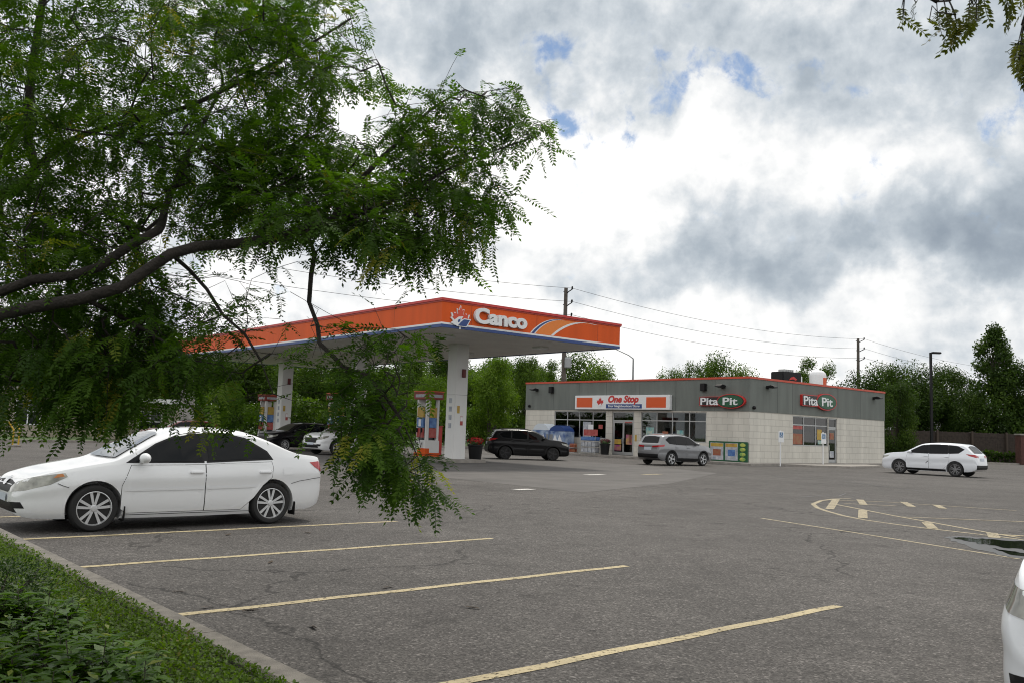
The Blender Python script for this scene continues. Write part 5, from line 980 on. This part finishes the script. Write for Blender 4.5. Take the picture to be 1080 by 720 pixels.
# fallen leaves on the asphalt
M_DRY = mat('dry_leaf', (.05, .035, .022), .9, noise=.4, scale=30); 
for k, (px, py) in enumerate([(187, 623), (240, 563), (325, 561), (220, 639), (330, 660), (262, 643), (285, 592), (500, 640), (410, 618)]):
    p = gnd(px, py, .012); o = thing('fallen_leaf', 'small dry leaf lying on the parking stalls near the kerb', 'leaf', (p.x, p.y, .008), k*1.3, 'dry leaves on the asphalt'); b = MB(); L_ = .10+.05*(k % 3)
    for q in range(5): b.add([(q*.02-.05, -.012, 0), (q*.02-.03, -.02, .006), (q*.02-.03+L_*.3, .01, .012), (q*.02-.05, .015, .003)], [(0, 1, 2, 3)])
    b.build('blade', M_DRY, o)
# ------------------------------------------------------------------ trees beyond the station
M_T = [leafmat('maple_leaf_mass', [(0, (.022, .048, .006)), (.55, (.064, .118, .013)), (1, (.115, .180, .022))], .35, .6, .15), leafmat('dark_leaf_mass', [(0, (.014, .032, .005)), (.6, (.038, .074, .009)), (1, (.075, .125, .016))], .3, .6, .15), leafmat('bright_leaf_mass', [(0, (.042, .085, .008)), (.6, (.095, .170, .016)), (1, (.14, .215, .028))], .4, .6, .15)]
def crown_proto(kind, seed, n):
    random.seed(seed); V = []; A = []; lobes = []
    if kind == 'round':
        for _ in range(44): d = Vector((random.gauss(0, 1), random.gauss(0, 1), random.gauss(0, 1))).normalized(); q = random.uniform(.45, .98); lobes.append((Vector((d.x*3.6*q, d.y*3.6*q, 5.6+d.z*3.9*q)), random.uniform(.85, 1.5)))
    elif kind == 'tall':
        for _ in range(44): a = random.uniform(0, 2*PI); h = random.uniform(1.1, 9.3); rr = 3.0*math.sin(min(1, (h-.3)/9.9)*PI)**.5*random.uniform(.35, 1); lobes.append((Vector((math.cos(a)*rr, math.sin(a)*rr, h)), random.uniform(.8, 1.35)))
    elif kind == 'open':
        for _ in range(28): a = random.uniform(0, 2*PI); h = random.uniform(2.4, 9.4); rr = 3.3*math.sin(min(1, (h-2)/8.6)*PI)**.5*random.uniform(.3, 1); lobes.append((Vector((math.cos(a)*rr, math.sin(a)*rr, h)), random.uniform(.6, 1.1)))
    else:
        for k in range(46): a = random.uniform(0, 2*PI); h = 1.5+8.2*(k/45)**.9; rr = 3.6*(1-(h/10.3))**.75*random.uniform(.55, 1.05); lobes.append((Vector((math.cos(a)*rr, math.sin(a)*rr, h)), .5+.6*(1-h/10)))
    tot = sum(r_**2 for _, r_ in lobes); Vs = []; As = []
    for c, r_ in lobes:
        tn = random.gauss(.5, .16); k = int(n*r_**2/tot); d = RNG.normal(0, 1, (k, 3))*(1, 1, .8); d /= np.linalg.norm(d, axis=1)[:, None]; p = np.array(c)+d*r_*RNG.uniform(.35, 1.15, (k, 1)); q = RNG.uniform(.08, .18, k)
        Vs.append(quads(p, d*.5+RNG.normal(0, .7, (k, 3))+(0, 0, -.2), d+(0, 0, .6), q*1.5, q, .2)); As.append(RNG.normal(tn, .17, k))
    me = fm('crown', np.concatenate(Vs), np.concatenate(As))
    tk = MB(); tk.tube([(0, 0, -.2), (.03, .02, 1.2), (0, .05, 3), (.1, 0, 6), (0, 0, 8.4)], [.26, .20, .17, .10, .03], 9)
    for c, r_ in lobes[::2]: z0 = max(1.2, c.z*.55-.2); tk.tube([(0, .03, z0), (c.x*.5, c.y*.5, (z0+c.z)/2+.1), tuple(c)], [.075, .05, .02], 5)
    tm = bpy.data.meshes.new('trunk'); tm.from_pydata(tk.v, [], tk.f); tm.materials.append(M_BARK2); return me, tm
PR = {k: [crown_proto(k, 40+i*7+q, 22000 if k != 'open' else 13000) for q in range(2)] for i, k in enumerate(('round', 'tall', 'open', 'cone'))}
mats_done = {}
def bg_tree(px, top, depth, kind, mi, label, wpx=None, v=0, gz=0, group='trees beyond the station'):
    pt = at(px, top, depth); h = pt.z-gz; me, tm = PR[kind][v % 2]; key = (kind, v % 2, mi)
    if key not in mats_done: m2 = me.copy(); m2.materials.append(M_T[mi]); mats_done[key] = m2
    r_ = thing('conifer_tree' if kind == 'cone' else 'broadleaf_tree', label, 'tree', (pt.x, pt.y, gz), random.uniform(0, 6.28), group); ht = 10.0
    sx = (wpx/F_PX*depth/7.6) if wpx else h/ht; r_.scale = (sx, sx, h/ht)
    for m_, n_ in ((mats_done[key], 'crown'), (tm, 'trunk')): o = bpy.data.objects.new(n_, m_); COL.objects.link(o); o.parent = r_
    return r_
random.seed(11)
for a in [(518, 376, 78, 'tall', 2, 'bright green leafy tree between the canopy column and the store', 62, 0), (556, 374, 90, 'tall', 0, 'dark green tree just left of the store\'s left end', 50, 1), (575, 380, 104, 'open', 0, 'sparse tree behind the store\'s left end', 44, 0),
          (622, 372, 96, 'round', 0, 'rounded tree rising behind the store roof at the utility pole', 82, 1), (712, 379, 112, 'round', 0, 'small tree above the store roof left of the Pita Pit sign', 46, 0), (762, 374, 108, 'round', 0, 'broad tree above the store roof over the left Pita Pit sign', 74, 1), (738, 382, 118, 'open', 1, 'thin tree peeking between two broad trees over the roof', 40, 1),
          (858, 378, 102, 'open', 0, 'sparse tree behind the white roof vent', 52, 0), (922, 372, 94, 'round', 1, 'dark tree at the right rear corner of the store', 78, 0), (968, 384, 98, 'round', 1, 'dense tree behind the black lamp post', 82, 1), (1003, 388, 100, 'tall', 1, 'dark tree between the lamp post and the tall pointed tree', 56, 0),
          (1047, 344, 97, 'cone', 1, 'tall pointed tree at the right edge rising above the others', 92, 0), (1088, 378, 97, 'tall', 1, 'leafy tree cut off by the right edge of the view', 70, 1), (945, 400, 76, 'tall', 1, 'lower bushy tree beside the store\'s right wall', 52, 1), (1015, 408, 96, 'round', 1, 'low bushy tree just behind the fence left of the pointed tree', 60, 1), (1140, 360, 98, 'round', 1, 'big tree past the right edge of the fence', 100, 0)]:
    r_ = bg_tree(*a[:6], a[6], a[7])
for k, (px, top, dep, kind, mi, w_) in enumerate([(475, 372, 92, 'tall', 1, 60), (432, 366, 88, 'tall', 0, 66), (395, 378, 96, 'round', 2, 70), (345, 368, 92, 'round', 0, 80), (302, 372, 98, 'tall', 1, 70), (262, 350, 90, 'round', 0, 86), (222, 342, 86, 'round', 0, 84), (180, 352, 96, 'tall', 1, 80), (140, 345, 88, 'round', 1, 90), (95, 350, 92, 'round', 0, 90), (45, 345, 88, 'tall', 1, 84), (0, 340, 90, 'round', 1, 90), (-60, 345, 90, 'round', 0, 90), (455, 395, 84, 'round', 2, 50), (410, 400, 82, 'round', 0, 56)]):
    bg_tree(px, top, dep, kind, mi, ['dark slender tree behind the front canopy column', 'mid green tree behind the red-topped pump', 'pale green tree behind the middle canopy column', 'round tree under the canopy left of the middle column', 'dark tree behind the third canopy column', 'tree topping the far end of the orange canopy', 'round tree just left of the canopy\'s far end', 'dark tree behind the stone pillar house', 'dark round tree behind the locust over the sedan', 'round tree behind the left lawn', 'dark tall tree behind the beige house', 'dark round tree at the far left edge', 'tree beyond the left edge beside the beige house', 'low pale bushy tree between pump and front column', 'low green bushy tree behind the middle pump'][k], w_, k)
for k, px in enumerate((-20, 70, 160, 250, 320, 370, 420, 470, 500, 540, 580)): bg_tree(px, 378 if px > 150 else 372, 112+3*(k % 3), 'tall' if k % 2 else 'round', (0, 1, 0)[k % 3], 'tree in the back row of the wood behind the fuel canopy', 100, k, 0, 'back row of the wood behind the canopy')
# hedges: dark band under the trees
def hedge(label, p0, p1, h, dp, n, m, seed):
    random.seed(seed); p0 = Vector((*p0, 0)); p1 = Vector((*p1, 0)); d = p1-p0; nn = Vector((-d.y, d.x, 0)).normalized()
    u = RNG.random((n, 1)); z = h*np.sqrt(RNG.random((n, 1)))*(1+.2*np.sin(u*37)+.12*np.sin(u*91)); P = np.array(d)*u+np.array(nn)*RNG.uniform(-dp, dp, (n, 1)); P[:, 2:] += z; q = RNG.uniform(.12, .28, n)
    r_ = thing('hedge', label, 'hedge', p0, 0); link('foliage', fm('foliage', quads(P, RNG.normal(0, 1, (n, 3)), np.tile((0, 0, 1.), (n, 1)), q*1.4, q, .2), RNG.normal(.4, .22, n)), m, r_)
hedge('dark low hedge along the far left kerb of the lot', (-62, 45), (-28, 50), 1.3, .8, 7000, M_T[1], 3); hedge('shrubby hedge behind the pumps under the far trees', (-28, 62), (0, 84), 3.2, 1.5, 16000, M_T[0], 4); hedge('dark undergrowth in front of the right fence', (33, 89.5), (75, 89.6), 1.0, .4, 6000, M_T[1], 6)
# fence on the right
M_FEN = mat('brown_fence_boards', (.036, .026, .020), .85, noise=.35, scale=4); t = thing('board_fence', 'tall dark brown board fence with posts behind the white SUV', 'fence', (30, 92, 0), 0)
b = MB(); [b.box(k*.2, k*.2+.19, 0, .03, 0, 3.05+.02*(k % 3)) for k in range(280)]; b.build('board_panel', M_FEN, t); b = MB(); b.box(0, 56, -.03, -.002, .5, .62); b.box(0, 56, -.03, -.002, 2.6, 2.72); b.build('rail', M_FEN, t)
for k in range(16): b = MB(); b.bbox(k*3.6, k*3.6+.22, -.25, -.032, 0, 3.2, .02); b.build('post', mat('fence_post', (.055, .040, .030), .85) if k == 0 else bpy.data.materials['fence_post'], t)
p = at(1079, 470, 88); t = thing('brick_pier', 'red brick pier at the right end of the fence', 'pier', (p.x, p.y, 0), 0); b = MB(); b.bbox(-.5, .5, -.5, .5, 0, 2.9, .02); b.build('shaft', mat('red_brick', (.075, .032, .025), .85, noise=.3, scale=5), t); b = MB(); b.bbox(-.58, .58, -.58, .58, 2.9, 3.05, .02); b.build('cap', M_CONC, t)
# houses glimpsed on the left
M_BEI = mat('beige_stucco', (.36, .32, .26), .85, noise=.12, scale=2, bump=.2); M_STONE = mat('pale_stone', (.42, .40, .38), .85, noise=.3, scale=1.6, detail=8, bump=.4, bscale=8)
M_DGLASS = mat('house_glass', (.015, .018, .02), .05)
def house(label, p, rz, w_, d_, h, roof, wins):
    t = thing('low_building', label, 'building', p, rz); MB().box(0, w_, 0, d_, 0, h).build('wall', M_BEI, t); b = MB(); b.bbox(-.4, w_+.4, -.4, d_+.4, h+.002, h+.35, .03); b.build('roof', roof, t)
    for a, z, ww, hh in wins:
        f = MB(); f.box(a-.08, a+ww+.08, -.05, -.002, z-.08, z); f.box(a-.08, a+ww+.08, -.05, -.002, z+hh, z+hh+.08); f.box(a-.08, a, -.05, -.002, z, z+hh); f.box(a+ww, a+ww+.08, -.05, -.002, z, z+hh); f.box(a+ww/2-.04, a+ww/2+.04, -.05, -.002, z, z+hh); f.box(a, a+ww/2-.04, -.05, -.002, z+hh*.5, z+hh*.5+.07); f.box(a+ww/2+.04, a+ww, -.05, -.002, z+hh*.5, z+hh*.5+.07); f = f.build('window', M_SW, t); g = MB(); g.box(a, a+ww, -.03, -.01, z, z+hh); g.build('pane', M_DGLASS, f)
    return t
p = at(-60, 450, 62); house('beige building with white windows at the far left', (p.x, p.y, 0), .05, 7.2, 9, 3.2, M_CONC, [(1.2, .9, 1.6, 1.6), (4.9, .9, 1.6, 1.6)])
p = at(98, 450, 63); house('low beige building with a pale roof edge behind the red car', (p.x, p.y, 0), .05, 6.0, 9, 2.6, M_SW, [(3.2, .6, 1.5, 1.4)])
p = at(196, 450, 60); t = thing('stone_pillar', 'pale stone pillar at the building end behind the red car', 'pillar', (p.x, p.y, 0), .3); b = MB(); b.bbox(-.45, .45, -.45, .45, 0, 4.3, .02); b.build('shaft', M_STONE, t); b = MB(); b.bbox(-.55, .55, -.55, .55, 4.3, 4.5, .02); b.build('cap', M_CONC, t)
p = at(13, 470, 42); t = thing('bollard', 'bent yellow guard rail at the far left kerb', 'bollard', (p.x, p.y, 0), 0); b = MB(); b.tube([(0, 0, 0), (0, 0, .8), (-.25, 0, 1.15), (-.25, .5, 1.15), (0, .5, .8), (0, .5, 0)], .04, 8); b.build('rail', mat('safety_yellow', (.45, .28, .02), .6), t); b = MB(); b.bbox(-.2, .15, -.1, .6, 0, .10, .03); b.build('foot', M_CONC, t)
# poles, wires, lamps
M_POLE = mat('weathered_pole', (.10, .085, .075), .9, noise=.25, scale=3); M_WIRE = mat('wire', (.03, .03, .035), .6); M_GALV = mat('galvanised_steel', (.30, .31, .32), .45, metal=.6)
pA = at(597, 304, 82); pB = at(905, 357, 116); dv = Vector((pB.x-pA.x, pB.y-pA.y, 0)); pn = dv.normalized(); pr_ = Vector((pn.y, -pn.x, 0))
def upole(p, label, tr=False):
    t = thing('utility_pole', label, 'utility pole', (p.x, p.y, 0), math.atan2(pr_.y, pr_.x)); h = p.z
    MB().tube([(0, 0, 0), (0, 0, h*.5), (0, 0, h)], [.24, .21, .17], 12).build('shaft', M_POLE, t)
    for k in range(3): z = h-.35-k*1.25; b = MB(); b.tube([(0, 0, z-.2), (.45, 0, z), (.85, 0, z+.15)], .05, 6); b.lathe([(.05, 0), (.10, .05), (.06, .12), (.10, .18), (.05, .28)], 10, Matrix.Translation((.85, 0, z+.15))); b.build('insulator_arm', M_BLK, t); b = MB(); b.tube([(0, 0, z), (-.3, 0, z+.05)], .05, 6); b.build('bracket', M_BLK, t)
    if tr: b = MB(); b.lathe([(.001, 0), (.30, 0), (.32, .1), (.32, .9), (.26, 1.0), (.001, 1.02)], 16, Matrix.Translation((.55, 0, h*.50))); b.build('transformer', M_GALV, t); b = MB(); b.tube([(.15, 0, h*.5+.6), (.35, 0, h*.5+.6)], .05, 6); b.build('bracket', M_BLK, t)
    return t
upole(pA, 'tall weathered utility pole rising behind the orange canopy', True); upole(pB, 'utility pole above the trees right of the white roof vent')
pO = pA-dv*1.0; pO.z = pA.z; pC = pB+dv*1.1; pC.z = pB.z; upole(pO, 'utility pole beyond the left edge behind the locust'); upole(pC, 'utility pole hidden in the trees behind the pointed tree')
nm = ['top', 'middle', 'lower']
for k in range(3):
    P = []
    for a, c in ((pO, pA), (pA, pB), (pB, pC)):
        for i in range(16): u = i/16; q = a.lerp(c, u); P.append(q+Vector((0, 0, -.1-k*1.25-4*1.1*u*(1-u)))+pr_*.85)
    P.append(pC+Vector((0, 0, -.1-k*1.25))+pr_*.85); o = MB().tube(P, .017, 5).build('power_line', M_WIRE); tag(o, ['topmost power line strung between the utility poles', 'middle power line strung between the utility poles', 'lowest power line of the three strung between the utility poles'][k], 'power line', 'power lines')
t = at(668, 378, 92); r_ = thing('street_light', 'grey cobra-head street light behind the store roof', 'street light', (t.x, t.y, 0), 0); MB().tube([(0, 0, 0), (0, 0, t.z)], [.14, .09], 10).build('pole', M_GALV, r_); MB().tube([(0, 0, t.z), (-.5, 0, t.z+.35), (-1.9, 0, t.z+.95)], [.06, .05, .045], 8).build('arm', M_GALV, r_); b = MB(); b.ell((-2.15, 0, t.z+.98), (.38, .14, .09)); b.build('lamp_head', M_GALV, r_)
t = at(981.5, 371.5, 74); r_ = thing('lamp_post', 'slim black lot lamp post with one flat head by the right trees', 'lamp post', (t.x, t.y, 0), 0); MB().tube([(0, 0, 0), (0, 0, t.z)], [.15, .12], 4).build('pole', M_BLK, r_); b = MB(); b.bbox(.1, .85, -.18, .18, t.z-.1, t.z+.06, .03); b.build('lamp_head', M_BLK, r_); b = MB(); b.lathe([(.28, 0), (.28, .55), (.001, .56)], 16); b.build('base', M_CONC, r_)
